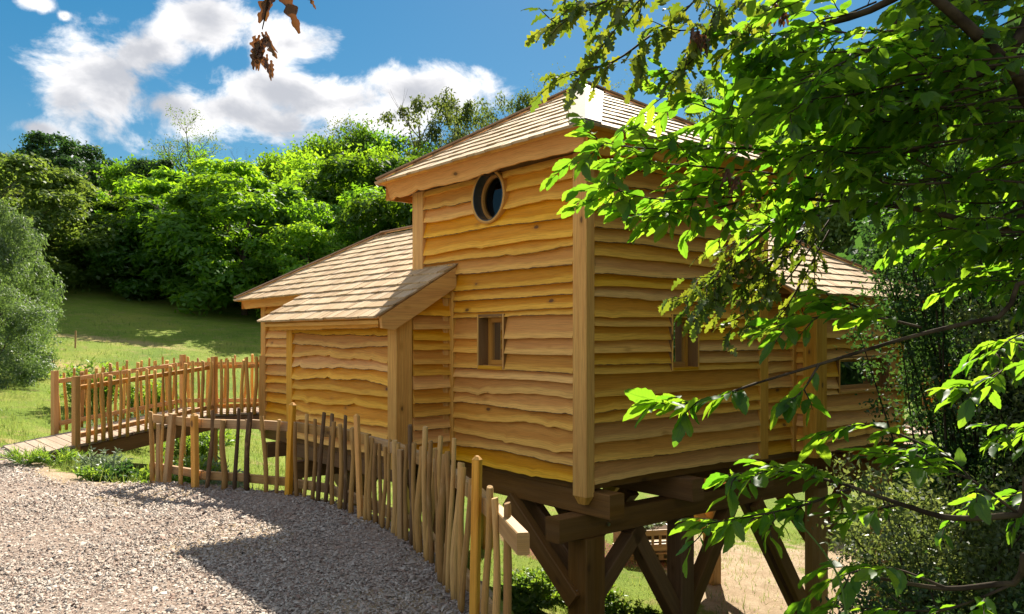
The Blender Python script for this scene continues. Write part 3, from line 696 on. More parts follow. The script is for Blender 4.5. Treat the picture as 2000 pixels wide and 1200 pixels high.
# --- roofs
EXPO = .2017
def shingle_unit():
    z0, z1, z2 = .004, .030, .010
    vs = [(0, 0, z0), (1, 0, z0), (1, 1, 0), (0, 1, 0), (0, 0, z1), (1, 0, z1), (1, 1, z2), (0, 1, z2)]
    fs = [(0, 1, 5, 4), (1, 2, 6, 5), (2, 3, 7, 6), (3, 0, 4, 7), (4, 5, 6, 7), (3, 2, 1, 0)]
    return vs, fs
SV, SF = shingle_unit()
SH_MESH = [mesh_py('shingle', SV, SF, [(v[0] * .14 + k, v[1] * .27 + k) for v in SV]) for k in range(6)]
for m in SH_MESH: m.materials.append(M_SHINGLE)
rest = Join()
def roof_face(roof, O, s, t, ln, T, Lf, Rf, single, t_from=0.0, deck=True, seed=1):
    """one roof slope: O eave start, s along the eave, t up the slope (local house vectors)"""
    rr = random.Random(seed); s = V3(s).normalized(); t = V3(t).normalized(); nn = s.cross(t).normalized()
    F = Matrix.Identity(4)
    for i in range(3): F[i][0], F[i][1], F[i][2], F[i][3] = s[i], t[i], nn[i], O[i]
    Mf = MH @ F
    row = 0; tt = t_from
    while tt < T - .02:
        t1 = min(tt + EXPO + .075, T); lo0, hi0 = Lf(tt), Rf(tt); lo1, hi1 = Lf(t1), Rf(t1)
        x = lo0 - rr.uniform(0, .1)
        while x < hi0:
            w = rr.uniform(.085, .20); x0, x1 = max(x, lo0), min(x + w - .004, hi0); x += w
            if x1 - x0 < .012: continue
            dt = rr.uniform(-.012, .008) - (.03 if row == 0 else 0); dz = rr.uniform(0, .005)
            p = [(x0, tt + dt), (x1, tt + dt), (min(max(x1, lo1), hi1), t1), (min(max(x0, lo1), hi1), t1)]
            edge = abs(p[2][0] - x1) > 1e-6 or abs(p[3][0] - x0) > 1e-6
            if edge and p[2][0] - p[3][0] < .004: p[2] = ((p[2][0] + p[3][0]) / 2 + .002, t1); p[3] = (p[2][0] - .004, t1)
            if single and not edge:
                put('shingle', rr.choice(SH_MESH), M_SHINGLE, roof, Mf @ Matrix.Translation((x0, tt + dt, dz)) @ Matrix.Diagonal((x1 - x0, t1 - tt - dt, 1, 1)))
            else:
                vs = []
                for k, v in enumerate(SV):
                    q = p[(0, 1, 2, 3)[k % 4]]; vs.append(V3((q[0], q[1], v[2] + dz)))
                uvs = [(v.x + row * 3.3, v.y + row) for v in vs]
                if single: put('shingle', mesh_py('shingle', vs, SF, uvs), M_SHINGLE, roof, Mf)
                else: rest.add([F @ v for v in vs], SF, uvs)
        tt += EXPO; row += 1
    if deck:
        q = [(Lf(t_from) + .03, t_from + .03), (Rf(t_from) - .03, t_from + .03), (max(Rf(T) - .03, Lf(T) + .001), T), (Lf(T) + 0.0, T)]
        vs = [(*a, -.004) for a in q] + [(*a, -.035) for a in q]
        put('roof_deck', mesh_py('roof_deck', vs, [(0, 1, 2, 3), (7, 6, 5, 4), (0, 4, 5, 1), (1, 5, 6, 2), (2, 6, 7, 3), (3, 7, 4, 0)], [(a[0], a[1]) for a in vs]), M_FASCIA, roof, Mf)

def roof_part(name, M=None): # the ridge board carries the slopes
    return name
ov = .39
# tower: pyramid
EZ = 1.95; RISE = 1.14; hw_b = (2.9 + 2 * ov) / 2; hw_a = (3.0 + 2 * ov) / 2
AP = H(1.5, 1.45, EZ + RISE)
tr = beam('tower_roof', AP - V3((0, 0, .25)), AP - V3((0, 0, .02)), .1, .1, M_POST, house, MH)
la_, lb_ = 3.0 + 2 * ov, 2.9 + 2 * ov
Tf = math.hypot(hw_b, RISE); Tr = math.hypot(hw_a, RISE)
roof_face(tr, H(3.0 + ov, -ov, EZ), (1, 0, 0), (0, hw_b, RISE), la_, Tf, lambda t: hw_a * t / Tf, lambda t: la_ - hw_a * t / Tf, True, seed=101)
roof_face(tr, H(-ov, -ov, EZ), (0, 1, 0), (-hw_a, 0, RISE), lb_, Tr, lambda t: hw_b * t / Tr, lambda t: lb_ - hw_b * t / Tr, True, seed=102)
roof_face(tr, H(-ov, 2.9 + ov, EZ), (-1, 0, 0), (0, -hw_b, RISE), la_, Tf, lambda t: hw_a * t / Tf, lambda t: la_ - hw_a * t / Tf, False, seed=103)
roof_face(tr, H(3.0 + ov, 2.9 + ov, EZ), (0, -1, 0), (hw_a, 0, RISE), lb_, Tr, lambda t: hw_b * t / Tr, lambda t: lb_ - hw_b * t / Tr, False, seed=104)
# left wing
K = .592; EZL = .64; LE = LA + ov; hl = (2.9 + 2 * ov) / 2; TL = hl * math.hypot(1, K); ln = LE - 3.05
lr = beam('left_wing_roof', H(3.07, 1.45, EZL + hl * K - .06), H(LE - hl, 1.45, EZL + hl * K - .06), .06, .1, M_POST, house, MH)
roof_face(lr, H(LE, -ov, EZL), (1, 0, 0), (0, 1, K), ln, TL, lambda t: hl * t / TL, lambda t: ln, False, seed=111)
roof_face(lr, H(3.05, 2.9 + ov, EZL), (-1, 0, 0), (0, -1, K), ln, TL, lambda t: 0, lambda t: ln - hl * t / TL, False, seed=112)
roof_face(lr, H(LE, 2.9 + ov, EZL), (0, -1, 0), (1, 0, K), 2 * hl, TL, lambda t: hl * t / TL, lambda t: 2 * hl - hl * t / TL, False, seed=113)
# catslide over the entrance bay: same plane carried on down
EB = -1.085; tb = (-ov - EB) * math.hypot(1, K); zb_ = EZL + (EB + ov) * K; t0_ = (0 - EB) * math.hypot(1, K)
cr_ = beam('bay_roof', H(5.36, EB + .05, zb_ - .055), H(2.20, EB + .05, zb_ - .055), .04, .05, M_POST, house, MH)
roof_face(cr_, H(5.45, EB, zb_), (1, 0, 0), (0, 1, K), 3.326, tb, lambda t: 0, lambda t: 3.326, True, seed=121)
roof_face(cr_, H(3.05, EB, zb_), (1, 0, 0), (0, 1, K), .926, t0_ - .01, lambda t: 0.0, lambda t: .926, True, t_from=tb, seed=122)
# right wing
RO = .45; EZR = .53; RE = RB + .35; hr = (2.9 + RO + .35) / 2; TR = hr * math.hypot(1, K); lnr = RE - 2.93
rr_ = beam('right_wing_roof', H(hr - RO, 2.95, EZR + hr * K - .06), H(hr - RO, RE - hr, EZR + hr * K - .06), .06, .1, M_POST, house, MH)
roof_face(rr_, H(-RO, 2.93, EZR), (0, 1, 0), (-1, 0, K), lnr, TR, lambda t: 0, lambda t: lnr - hr * t / TR, False, seed=131)
roof_face(rr_, H(2.9 + .35, RE, EZR), (0, -1, 0), (1, 0, K), lnr, TR, lambda t: hr * t / TR, lambda t: lnr, False, seed=132)
roof_face(rr_, H(-RO, RE, EZR), (-1, 0, 0), (0, -1, K), 2 * hr, TR, lambda t: hr * t / TR, lambda t: 2 * hr - hr * t / TR, False, seed=133)
o = put('shingles', rest.mesh('shingles'), M_SHINGLE, house, MH); o['kind'] = 'stuff'
# hip and ridge caps
def cap(roof, p, q, w=.11, mat=None, name='hip_cap', lift=.055, th=.022):
    p = V3(p) + V3((0, 0, lift)); q = V3(q) + V3((0, 0, lift)); beam(name, p, q, w, th, mat or M_CAP, roof, MH, .004)
apx = H(1.5, 1.45, EZ + RISE)
cap(tr, H(3.0 + ov, -ov, EZ), apx); cap(tr, H(-ov, 2.9 + ov, EZ), apx); cap(tr, H(3.0 + ov, 2.9 + ov, EZ), apx)
cap(lr, H(LE, -ov, EZL), H(LE - hl, 1.45, EZL + hl * K)); cap(lr, H(LE, 2.9 + ov, EZL), H(LE - hl, 1.45, EZL + hl * K)); cap(lr, H(LE - hl, 1.45, EZL + hl * K), H(3.06, 1.45, EZL + hl * K), name='ridge_cap')
cap(rr_, H(-RO, RE, EZR), H(hr - RO, RE - hr, EZR + hr * K)); cap(rr_, H(hr - RO, RE - hr, EZR + hr * K), H(hr - RO, 2.95, EZR + hr * K), name='ridge_cap')
# white folded flashing over the front hip of the tower
def flashing():
    e0 = H(-ov - .02, -ov - .02, EZ); w0, w1 = .19, .17; d = (apx - e0)
    sa = V3((-1, 0, 0)); sb = V3((0, 1, 0)); up = V3((0, 0, .045))
    # each wing of the flashing lies on its roof slope, parallel to the hip
    A0 = e0 + sa * w0; B0 = e0 + sb * w0; A1 = apx + V3((0, 0, 0)) - d.normalized() * .05; 
    na = V3((0, -RISE, hw_b)).normalized() * .036; nb = V3((RISE, 0, hw_a)).normalized() * .036
    C0 = e0 + up; C1 = apx + V3((0, 0, .05))
    f = lambda x, k: x
    A1 = apx + sa * .16 + V3((0, -.13, 0)); A1.z -= .09; B1 = apx + sb * .16 + V3((.13, 0, 0)); B1.z -= .09
    vs = [C0, A0 + na, A1 + na * 1.3, C1, B0 + nb, B1 + nb * 1.3]
    vs += [v - V3((0, 0, .045)) for v in (vs[0], vs[1], vs[4])]
    fs = [(0, 1, 2, 3), (4, 0, 3, 5), (6, 7, 1, 0), (8, 6, 0, 4)]
    put('hip_flashing', mesh_py('hip_flashing', vs, fs), M_FLASH, tr, MH)['label'] = 'white folded flashing over the front hip'
flashing()
# live-edge fascia boards under the eaves
def fascia(roof, M, s0, s1, zt, h, seed, amp=.012, tilt=.05):
    rr = random.Random(seed); w = wave(amp, rr)
    put('fascia_board', board_mesh(s0, s1, zt - h, zt, w, None, tilt=-tilt, thick=.026, y0=.0), M_FASCIA, roof, M)
fo = ov - .07
fascia(tr, frame(0, -fo, 'front'), -fo + .03, 3.0 + fo - .03, EZ + .01, .19, 201, .03); fascia(tr, frame(-fo, 0, 'right'), -2.9 - fo + .03, fo - .03, EZ + .01, .19, 202, .03)
fascia(tr, frame(3.0 + fo, 0, 'left'), -fo + .03, 2.9 + fo - .03, EZ + .01, .215, 203); fascia(tr, frame(0, 2.9 + fo, 'back'), -3 - fo + .03, fo - .03, EZ + .01, .215, 204)
fascia(lr, frame(0, -fo, 'front'), 5.47, LE - .1, EZL + .01, .15, 205); fascia(lr, frame(LA + fo, 0, 'left'), -fo + .03, 2.9 + fo - .03, EZL + .01, .15, 206)
fascia(lr, frame(0, 2.9 + fo, 'back'), -LE + .1, -3.1, EZL + .01, .15, 207)
fascia(cr_, frame(0, EB + .055, 'front'), 2.25, 5.40, zb_ + .01, .135, 208, .010)
fascia(rr_, frame(-RO + .06, 0, 'right'), -RE + .1, -2.96, EZR + .01, .16, 209); fascia(rr_, frame(0, RE - .06, 'back'), -3.1, .3, EZR + .01, .15, 210)
# soffits close the eaves up to the wall
def soffit(roof, a0, a1, b0, b1, z): 
    vs = [H(a0, b0, z), H(a1, b0, z), H(a1, b1, z), H(a0, b1, z)]; put('soffit', mesh_py('soffit', vs, [(0, 1, 2, 3)], [(v.x, v.y) for v in vs]), M_FASCIA, roof, MH)
soffit(tr, -fo + .09, 3 + fo - .09, -fo + .09, 0.0, ZT - .045); soffit(tr, -fo + .09, 0, 0.0, 2.9 + fo - .09, ZT - .047); soffit(tr, 3.0, 3 + fo - .09, 0.0, 2.9 + fo - .09, ZT - .046)
soffit(lr, 5.2, LA + fo - .09, -fo + .09, 0.0, EZL - .06); soffit(lr, LA, LA + fo - .04, 0.0, 2.9 + fo - .04, EZL - .062)
soffit(rr_, -RO + .14, 0.0, 2.92, RE - .1, EZR - .06)
# barge board on the catslide's open end, towards the viewer
def barge(roof, a, b0, b1, h0, name='barge_board', w=.05):
    z = lambda b: EZL + (b + ov) * K
    lo = [(b0, -.03 - h0 * .55), (b0 + .12, -.02 - h0), (b1, -h0)]
    vs, fs = [], []
    prof = [H(a, b0, z(b0) - .012), H(a, b1, z(b1) - .012), H(a, b1, z(b1) - h0), H(a, (b0 + b1) / 2, z((b0 + b1) / 2) - h0 - .012), H(a, b0 + .17, z(b0 + .17) - h0 - .01), H(a, b0 + .02, z(b0) - .14)]
    off = V3((-w, 0, 0)); n = len(prof); vs = prof + [p + off for p in prof]
    fs = [tuple(range(n)), tuple(range(2 * n - 1, n - 1, -1))] + [(i, n + i, n + (i + 1) % n, (i + 1) % n) for i in range(n)]
    put(name, mesh_py(name, vs, fs, [(v.y, v.z) for v in vs]), M_POST, roof, MH)
barge(cr_, 2.13, EB + .03, -.045, .25); barge(cr_, 5.36, EB + .03, -.40, .2)

# --- the timber frame under the floor
def tz(a, b): 
    p = HW(a, b); return gz(p.x, p.y) - 1.6
def pillar(a, b, w, ztop, mat=M_BEAM, drop=.15):
    return beam('pillar', H(a, b, tz(a, b) - drop), H(a, b, ztop), w, w, mat, house, MH, .012)
def brace(a0, b0, z0, a1, b1, z1, w=.16, h=.17, mat=M_BEAM, up=None):
    return beam('brace', H(a0, b0, z0), H(a1, b1, z1), w, h, mat, house, MH, .008, up)
def girder(a0, b0, a1, b1, z, h, w=.2, mat=M_BEAM, name='floor_beam'):
    return beam(name, H(a0, b0, z - h / 2), H(a1, b1, z - h / 2), w, h, mat, house, MH, .008)
# upper beams along the front (a direction), lower pair along b
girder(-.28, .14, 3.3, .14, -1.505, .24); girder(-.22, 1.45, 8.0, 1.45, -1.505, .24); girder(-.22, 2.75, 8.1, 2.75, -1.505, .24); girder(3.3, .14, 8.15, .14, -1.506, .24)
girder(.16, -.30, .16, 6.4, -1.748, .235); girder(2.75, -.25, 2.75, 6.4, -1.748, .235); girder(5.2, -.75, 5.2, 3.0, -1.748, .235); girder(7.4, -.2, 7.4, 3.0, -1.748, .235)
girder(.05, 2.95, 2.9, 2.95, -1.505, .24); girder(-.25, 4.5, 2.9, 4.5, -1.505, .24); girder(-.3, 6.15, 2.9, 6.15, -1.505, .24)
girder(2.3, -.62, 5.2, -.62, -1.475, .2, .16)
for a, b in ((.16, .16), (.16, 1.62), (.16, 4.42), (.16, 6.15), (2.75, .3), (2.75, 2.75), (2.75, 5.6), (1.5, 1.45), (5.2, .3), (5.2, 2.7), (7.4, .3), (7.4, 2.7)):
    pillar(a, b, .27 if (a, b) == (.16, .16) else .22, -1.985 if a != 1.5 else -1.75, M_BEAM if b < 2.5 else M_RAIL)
zl = -1.99; zu = -1.75
brace(.17, .02, -2.62, 1.22, .02, -1.76, .10, .2); brace(.17, .27, -2.62, 1.22, .27, -1.76, .10, .2)
brace(.16, .25, -2.62, .16, .92, -1.99, .16, .16)
brace(.16, 1.55, -3.1, .16, .80, -1.99); brace(.16, 1.70, -3.1, .16, 2.5, -1.99)
brace(.09, 4.36, -3.95, .09, 2.95, -1.99, .09, .18); brace(.24, 4.36, -3.95, .24, 2.95, -1.99, .09, .18)
brace(.16, 4.5, -2.75, .16, 5.2, -1.99); brace(.2, 4.42, -2.7, 1.0, 4.42, -1.76)
brace(1.5, 1.45, -2.55, 2.25, 1.45, -1.76); brace(1.5, 1.45, -2.55, .75, 1.45, -1.76)
brace(2.75, 5.6, -3.3, 2.75, 6.4, -1.99, mat=M_POST); brace(2.75, 5.5, -3.2, 2.75, 4.4, -1.99, mat=M_POST); brace(2.75, 2.75, -2.7, 2.75, 3.5, -1.99, mat=M_RAIL); brace(2.75, 2.7, -2.7, 2.0, 2.75, -1.76, mat=M_RAIL)
brace(7.4, .3, -2.35, 6.6, .2, -1.76, mat=M_RAIL); brace(5.2, .3, -2.5, 4.4, .2, -1.76); brace(5.2, .3, -2.5, 6.0, .2, -1.76, mat=M_RAIL); brace(2.75, .3, -2.6, 3.6, .2, -1.76)
for p in (H(.16, .025, -2.52), H(.02, .32, -1.87)):
    beam('bolt', p, p + V3((.02, 0, 0)) if p.y > .1 else p + V3((0, -.02, 0)), .035, .035, M_BOLT, house, MH, .01)

# balcony off the far end of the right wing
for k in range(9): beam('balcony_plank', H(-.25 + k * .16, RB + .05, -1.40), H(-.25 + k * .16, RB + 2.1, -1.40), .145, .03, M_DECK, house, MH, .003)
girder(-.2, RB + 1.95, 1.3, RB + 1.95, -1.42, .16, .12)
pillar(-.1, RB + 1.9, .16, -1.58, M_RAIL); pillar(1.1, RB + 1.9, .16, -1.58, M_RAIL)
brl = beam('balcony_railing', H(-.28, RB + .1, -.5), H(-.28, RB + 2.1, -.5), .05, .09, M_RED, house, MH)
beam('lower_rail', H(-.28, RB + .1, -1.2), H(-.28, RB + 2.1, -1.2), .05, .07, M_RED, brl, MH)
for k in range(14):
    b = RB + .16 + k * .14; beam('picket', H(-.33, b, -1.34), H(-.33, b + random.uniform(-.02, .02), -.38 + random.uniform(-.05, .05)), .045, .045, M_RED, brl, MH, .012)

# ------------------------------------------------------------------ stakes
def stake_mesh(seed, n=9, rings=8, bend=.022, knob=.08, tip=.3):
    rr = random.Random(seed); pts, rad = [], []
    ph1, ph2, ax = rr.uniform(0, 6.3), rr.uniform(0, 6.3), rr.uniform(0, 6.3); b2 = bend * rr.uniform(.4, 1)
    for i in range(rings):
        t = i / (rings - 1)
        pts.append(V3((bend * math.sin(t * 4.2 + ph1) - bend * math.sin(ph1) * (1 - t) + .004 * rr.uniform(-1, 1), b2 * math.sin(t * 5 + ph2), t)))
        rad.append(.5 * (1.06 - .16 * t) * (1 + knob * rr.uniform(-1, 1)))
    vs, fs, uv = tube_data(pts, [r * 1.0 for r in rad], n, False)
    # radius is a unit: x and y are scaled by the stake's own diameter; keep the bend in metres
    out = []
    for i in range(rings):
        c = pts[i]
        for k in range(n): v = vs[i * n + k]; out.append((v, c))
    return pts, rad, n, rings, rr.uniform(0, 6.3), rr.uniform(.1, .5)

def make_stake(name, base, top, dia, parent, seed, mat=None, square=False, n=8, bend=None, point=False):
    base = V3(base); top = V3(top); rr = random.Random(seed); L_ = (top - base).length; d = (top - base).normalized()
    s = d.cross(V3((0, 1, 0))).normalized(); t = s.cross(d); rings = 7
    bend = bend if bend is not None else dia * .35
    p1, p2, f1, f2 = rr.uniform(0, 6.3), rr.uniform(0, 6.3), rr.uniform(2.5, 5), rr.uniform(2.5, 6); tw = rr.uniform(0, 6)
    pts, rad = [], []
    for i in range(rings):
        q = i / (rings - 1); w = math.sin(math.pi * min(q * 1.0, 1)) * .4 + .6
        pts.append(base + d * (L_ * q) + s * (bend * math.sin(f1 * q + p1) * w) + t * (bend * math.sin(f2 * q + p2) * w)); rad.append(dia / 2 * (1.05 - .15 * q) * (1 + rr.uniform(-.09, .09)))
    vs, fs, uv = tube_data(pts, rad, n, False)
    k0 = (rings - 1) * n; tipv = []
    sl = rr.uniform(-.25, .25); sl2 = rr.uniform(-.25, .25)
    for k in range(n):                                   # sawn top: slanted, with a small chamfer
        v = vs[k0 + k]; c = pts[-1]; r = v - c; tipv.append(c + r * .86 + d * (dia * (.12 + .5 * (sl * math.cos(6.28 * k / n) + sl2 * math.sin(6.28 * k / n)))))
    b = len(vs); vs += tipv; uv += [(uv[k0 + k][0] + .01, uv[k0 + k][1]) for k in range(n)]
    for k in range(n): fs.append((k0 + k, k0 + (k + 1) % n, b + (k + 1) % n, b + k))
    fs.append(tuple(b + k for k in range(n))); fs.append(tuple(range(n - 1, -1, -1)))
    me = mesh_py(name, vs, fs, uv)
    me.polygons.foreach_set('use_smooth', [i < (rings - 1) * n for i in range(len(me.polygons))])
    return put(name, me, mat or M_STAKE, parent)

# ------------------------------------------------------------------ the paling fence along the gravel
FL = [(280, 936), (296, 939), (381, 954), (482, 960), (565, 969), (640, 985), (700, 1010), (745, 1028), (770, 1048), (805, 1070), (835, 1095), (865, 1140), (890, 1172), (925, 1240), (980, 1330), (1030, 1440)]
def fence_Y(x): return 2560 / (np.interp(x, [p[0] for p in FL], [p[1] for p in FL]) - 660)
ST = [(296, 805, 295, 9, 0), (310, 829, 310, 11, 1), (317, 806, 317, 5, 0), (339, 808, 325, 13, 1), (360, 796, 355, 8, 0), (381.6, 812, 381.6, 14, 2), (412, 803, 405, 8, 0), (437, 822, 434, 11, 0), (464, 800, 459, 7, 0), (490, 807, 482, 10, 0),
      (513, 813, 518, 8, 0), (547, 821, 537, 7, 0), (570, 792, 562, 14, 2), (600, 810, 592, 7, 0), (632, 807, 622, 8, 0), (646, 810, 636, 8, 0), (653, 825, 649, 8, 0), (663, 831, 664, 9, 0), (676, 813, 671, 7, 0), (687, 837, 688, 9, 0),
      (697, 813, 705, 12, 2), (715, 848, 717, 10, 0), (733, 868, 733, 9, 0), (743, 867, 742, 7, 0), (762, 860, 755, 7, 0), (771, 862, 767, 11, 0), (783, 878, 783, 12, 1), (795, 870, 792, 8, 0), (802, 832, 802, 8, 0), (810, 867, 810, 9, 0),
      (822, 873, 820, 12, 0), (833, 835, 830, 10, 0), (847, 878, 837, 11, 0), (863, 853, 852, 10, 0), (867, 890, 863, 15, 0), (885, 857, 877, 9, 0), (897, 907, 890, 14, 0), (917, 938, 903, 11, 0), (932, 898, 925, 20, 2), (954, 952, 948, 13, 0),
      (967, 972, 965, 13, 0), (992, 983, 980, 15, 0),
      (725, 856, 724, 8, 0), (752, 874, 749, 8, 0), (779, 868, 776, 8, 0), (841, 862, 841, 9, 0), (856, 880, 853, 9, 0), (875, 884, 870, 10, 0), (907, 915, 898, 11, 0), (615, 820, 610, 7, 0), (577, 826, 579, 7, 0)]
def build_fence():
    f = thing('paling_fence', 'low rustic fence of crooked stakes along the gravel edge', 'fence', (px(565, 660, fence_Y(565)).x, fence_Y(565), 0))
    posts = []
    for i, (xt, yt, xb, w, k) in enumerate(ST):
        Y = float(fence_Y(xb)) + (random.uniform(-.03, .03) if k != 2 else 0); b = px(xb, 660, Y); b.z = -.12 if k == 2 else -.05; t = px(xt, yt, Y); t.y += random.uniform(-.03, .03); dia = w * Y / 1600 * (1.12 if k != 2 else 1.02)
        if k: 
            d_ = (t - b).normalized(); o = beam('post' if k == 2 else 'stake', b, t, dia * .82, dia * .82, M_RAIL if k == 1 else M_POST, f, None, .006, up=(math.sin(.5), math.cos(.5), 0))
            if k == 2:
                posts.append(V3((b.x, b.y, 0)))
                beam('post_cap', t + d_ * .001, t + d_ * dia * .35, dia * .81, dia * .81, M_POST, f, None, .006, up=(math.sin(.5), math.cos(.5), 0), taper=.35)
        else: make_stake('stake', b, t, dia, f, 300 + i, M_STAKE_DARK if xt in (412, 464, 490, 632, 646, 676, 802) else M_STAKE)
    # rails run behind the stakes from post to post, ending past the last stake
    e0 = px(284, 660, float(fence_Y(284))); e1 = V3((-.03, 3.45, 0)); e0.z = 0
    def fp(x): q = px(x, 660, float(fence_Y(x))); q.z = 0; return q
    Q = [e0, fp(382), fp(475), fp(565), fp(635), fp(703), fp(760), fp(812), fp(860), fp(895), fp(928), e1]
    for z, h in ((.685, .095), (.13, .085)):
        for i, (p, q) in enumerate(zip(Q[:-1], Q[1:])):
            d = (q - p).normalized(); s = V3((d.y, -d.x, 0)); s = s if s.dot(V3((1, .5, 0))) > 0 else -s
            zz = z + random.uniform(-.012, .012)
            ext = .02 if i else 0.0
            if i == len(Q) - 2 and z < .5: continue
            beam('rail', p + s * .075 - d * ext + V3((0, 0, zz)), q + s * .075 + d * .02 + V3((0, 0, z + random.uniform(-.01, .01) + (.05 if i == len(Q) - 2 else 0))), .055, h, M_RAIL, f, None, .005)
build_fence()

# ------------------------------------------------------------------ the footbridge
def build_bridge():
    N0 = V3((-6.12, 11.5, .09)); N1 = V3((-5.03, 13.84, .31)); N2 = V3((-4.24, 14.10, .32)); F0 = V3((-7.2, 12.9, .11)); F1 = V3((-6.03, 15.0, .32)); F2 = V3((-3.2, 15.05, .32))
    S0 = V3((-6.46, 10.80, .03)); S1 = V3((-7.36, 11.85, .03))
    root = thing('footbridge', 'sloping wooden footbridge with stake railings leading to the cabin', 'footbridge', (-6.0, 12.6, gz(-6.0, 12.6)))
    # ramp planks, laid across
    n = 21
    for i in range(n):
        t0, t1 = i / n, (i + 1) / n
        a0, a1 = S0.lerp(N1, t0), S0.lerp(N1, t1 - .0045); b0, b1 = S1.lerp(F1, t0), S1.lerp(F1, t1 - .0045)
        dz = random.uniform(0, .006); vs = [V3(v) + V3((0, 0, dz)) for v in (a0, a1, b1, b0)]
        vs = [v + (vs[0] - vs[3]).normalized() * (.05 + random.uniform(0, .02)) * (1 if k < 2 else -1) for k, v in enumerate(vs)]
        vs += [v - V3((0, 0, .032)) for v in vs]; ln_ = (vs[3] - vs[0]).length; o = random.random() * 9
        uv = [(o, 0), (o, .14), (o + ln_, .14), (o + ln_, 0)] * 2
        put('plank', mesh_py('plank', vs, [(3, 2, 1, 0), (4, 5, 6, 7), (0, 1, 5, 4), (1, 2, 6, 5), (2, 3, 7, 6), (3, 0, 4, 7)], uv), M_DECK, root)
    m = 10
    for i in range(m):                                                     # landing
        t0, t1 = i / m, (i + 1) / m - .008
        vs = [N1.lerp(N2, t0), N1.lerp(N2, t1), F1.lerp(F2, t1), F1.lerp(F2, t0)]
        vs = [v + V3((0, -.05 if k < 2 else .05, .004)) for k, v in enumerate(vs)]; vs += [v - V3((0, 0, .032)) for v in vs]; o = random.random() * 9
        put('plank', mesh_py('plank', vs, [(0, 1, 2, 3), (7, 6, 5, 4), (0, 4, 5, 1), (1, 5, 6, 2), (2, 6, 7, 3), (3, 7, 4, 0)], [(o, 0), (o, .1), (o + 1.2, .1), (o + 1.2, 0)] * 2), M_DECK, root)
    for p, q in ((S0.lerp(N1, .12), N1), (S1.lerp(F1, .12), F1), (S0.lerp(N1, .12).lerp(S1.lerp(F1, .12), .5), N1.lerp(F1, .5)), (N1, N2), (F1, F2)):
        beam('stringer', p - V3((0, 0, .145)), q - V3((0, 0, .145)), .08, .21, M_BEAM, root)
    for p in (N0, N1, F0, F1):
        z = gz(p.x, p.y); h = .97
        beam('post', V3((p.x, p.y, z - .1)), p + V3((0, 0, h)), .088, .088, M_RED, root, None, .008, up=(.43, .9, 0))
    beam('post', N2 + V3((-.02, -.08, -.3)), N2 + V3((-.02, -.08, .97)), .11, .11, M_RED, root, None, .01)
    def run(p, q, ts, inner, seed):
        d = (q - p); dn = d.normalized(); s = V3((dn.y, -dn.x, 0)) * (.055 if inner else -.055)
        for zz, w in ((.80, .07), (.13, .07)): beam('rail', p + dn * .06 + V3((0, 0, zz)), q - dn * .06 + V3((0, 0, zz - .0)), .045, w, M_RED, root, None, .005)
        for i, t in enumerate(ts):
            b = p + d * t + s; rr = random.Random(seed + i)
            make_stake('picket', b + V3((0, 0, rr.uniform(-.04, .02))), b + V3((rr.uniform(-.03, .03), rr.uniform(-.03, .03), .93 + rr.uniform(-.04, .05))), rr.uniform(.042, .072), root, seed + i, M_PICK, bend=.014)
    xs = [166, 181, 196, 212, 229, 245, 264, 280, 297, 312, 327, 342, 358, 373, 390, 403]
    def par(p, q, x):                                                      # where the line of sight of column x meets the rail line
        k = (x - 1000) / 1600; return (k * p.y - p.x) / ((q.x - p.x) - k * (q.y - p.y))
    run(N0, N1, [par(N0, N1, x) for x in xs], True, 500)
    run(N1, N2, [.13, .26, .39, .52, .65, .78, .90], True, 540)
    run(F0, F1, [(i + .7) / 19 for i in range(18)], False, 560); run(F1, F2, [(i + .6) / 17 for i in range(16)], False, 590)
def pick_mat():
    n = NT('reddish_picket_wood'); r = n.rand(); u, v = n.uv()
    c = n.ramp(r, [(0, (.34, .17, .05)), (.4, (.56, .31, .08)), (.8, (.66, .39, .11)), (1, (.44, .24, .07))])
    st = n.noise(n.vec(n.math('MULTIPLY', n.math('ADD', u, n.math('MULTIPLY', r, 20)), 2.2), n.math('MULTIPLY', v, 60)), 2.0, 5, .65)
    c = n.mix(n.math('MULTIPLY', n.rng(st, .5, .75), .5), c, (.10, .05, .022))
    return n.done(n.pbsdf(c, .7, .25, n.bump(st, .4, .005)))
M_PICK = pick_mat()
build_bridge()

# ------------------------------------------------------------------ foliage helpers
def leaf_quads(C, D, Nn, Ln, Wd):
    """diamond leaves: C base, D direction, Nn normal"""
    S = np.cross(D, Nn); S /= np.linalg.norm(S, axis=1, keepdims=True) + 1e-9
    m = C + D * (Ln * .45)[:, None] + Nn * (Ln * .06)[:, None]
    V = np.stack([C, m + S * (Wd / 2)[:, None], C + D * Ln[:, None], m - S * (Wd / 2)[:, None]], 1).reshape(-1, 3)
    F = np.arange(len(C) * 4).reshape(-1, 4); return V, F
def unit(v): return v / (np.linalg.norm(v, axis=-1, keepdims=True) + 1e-9)

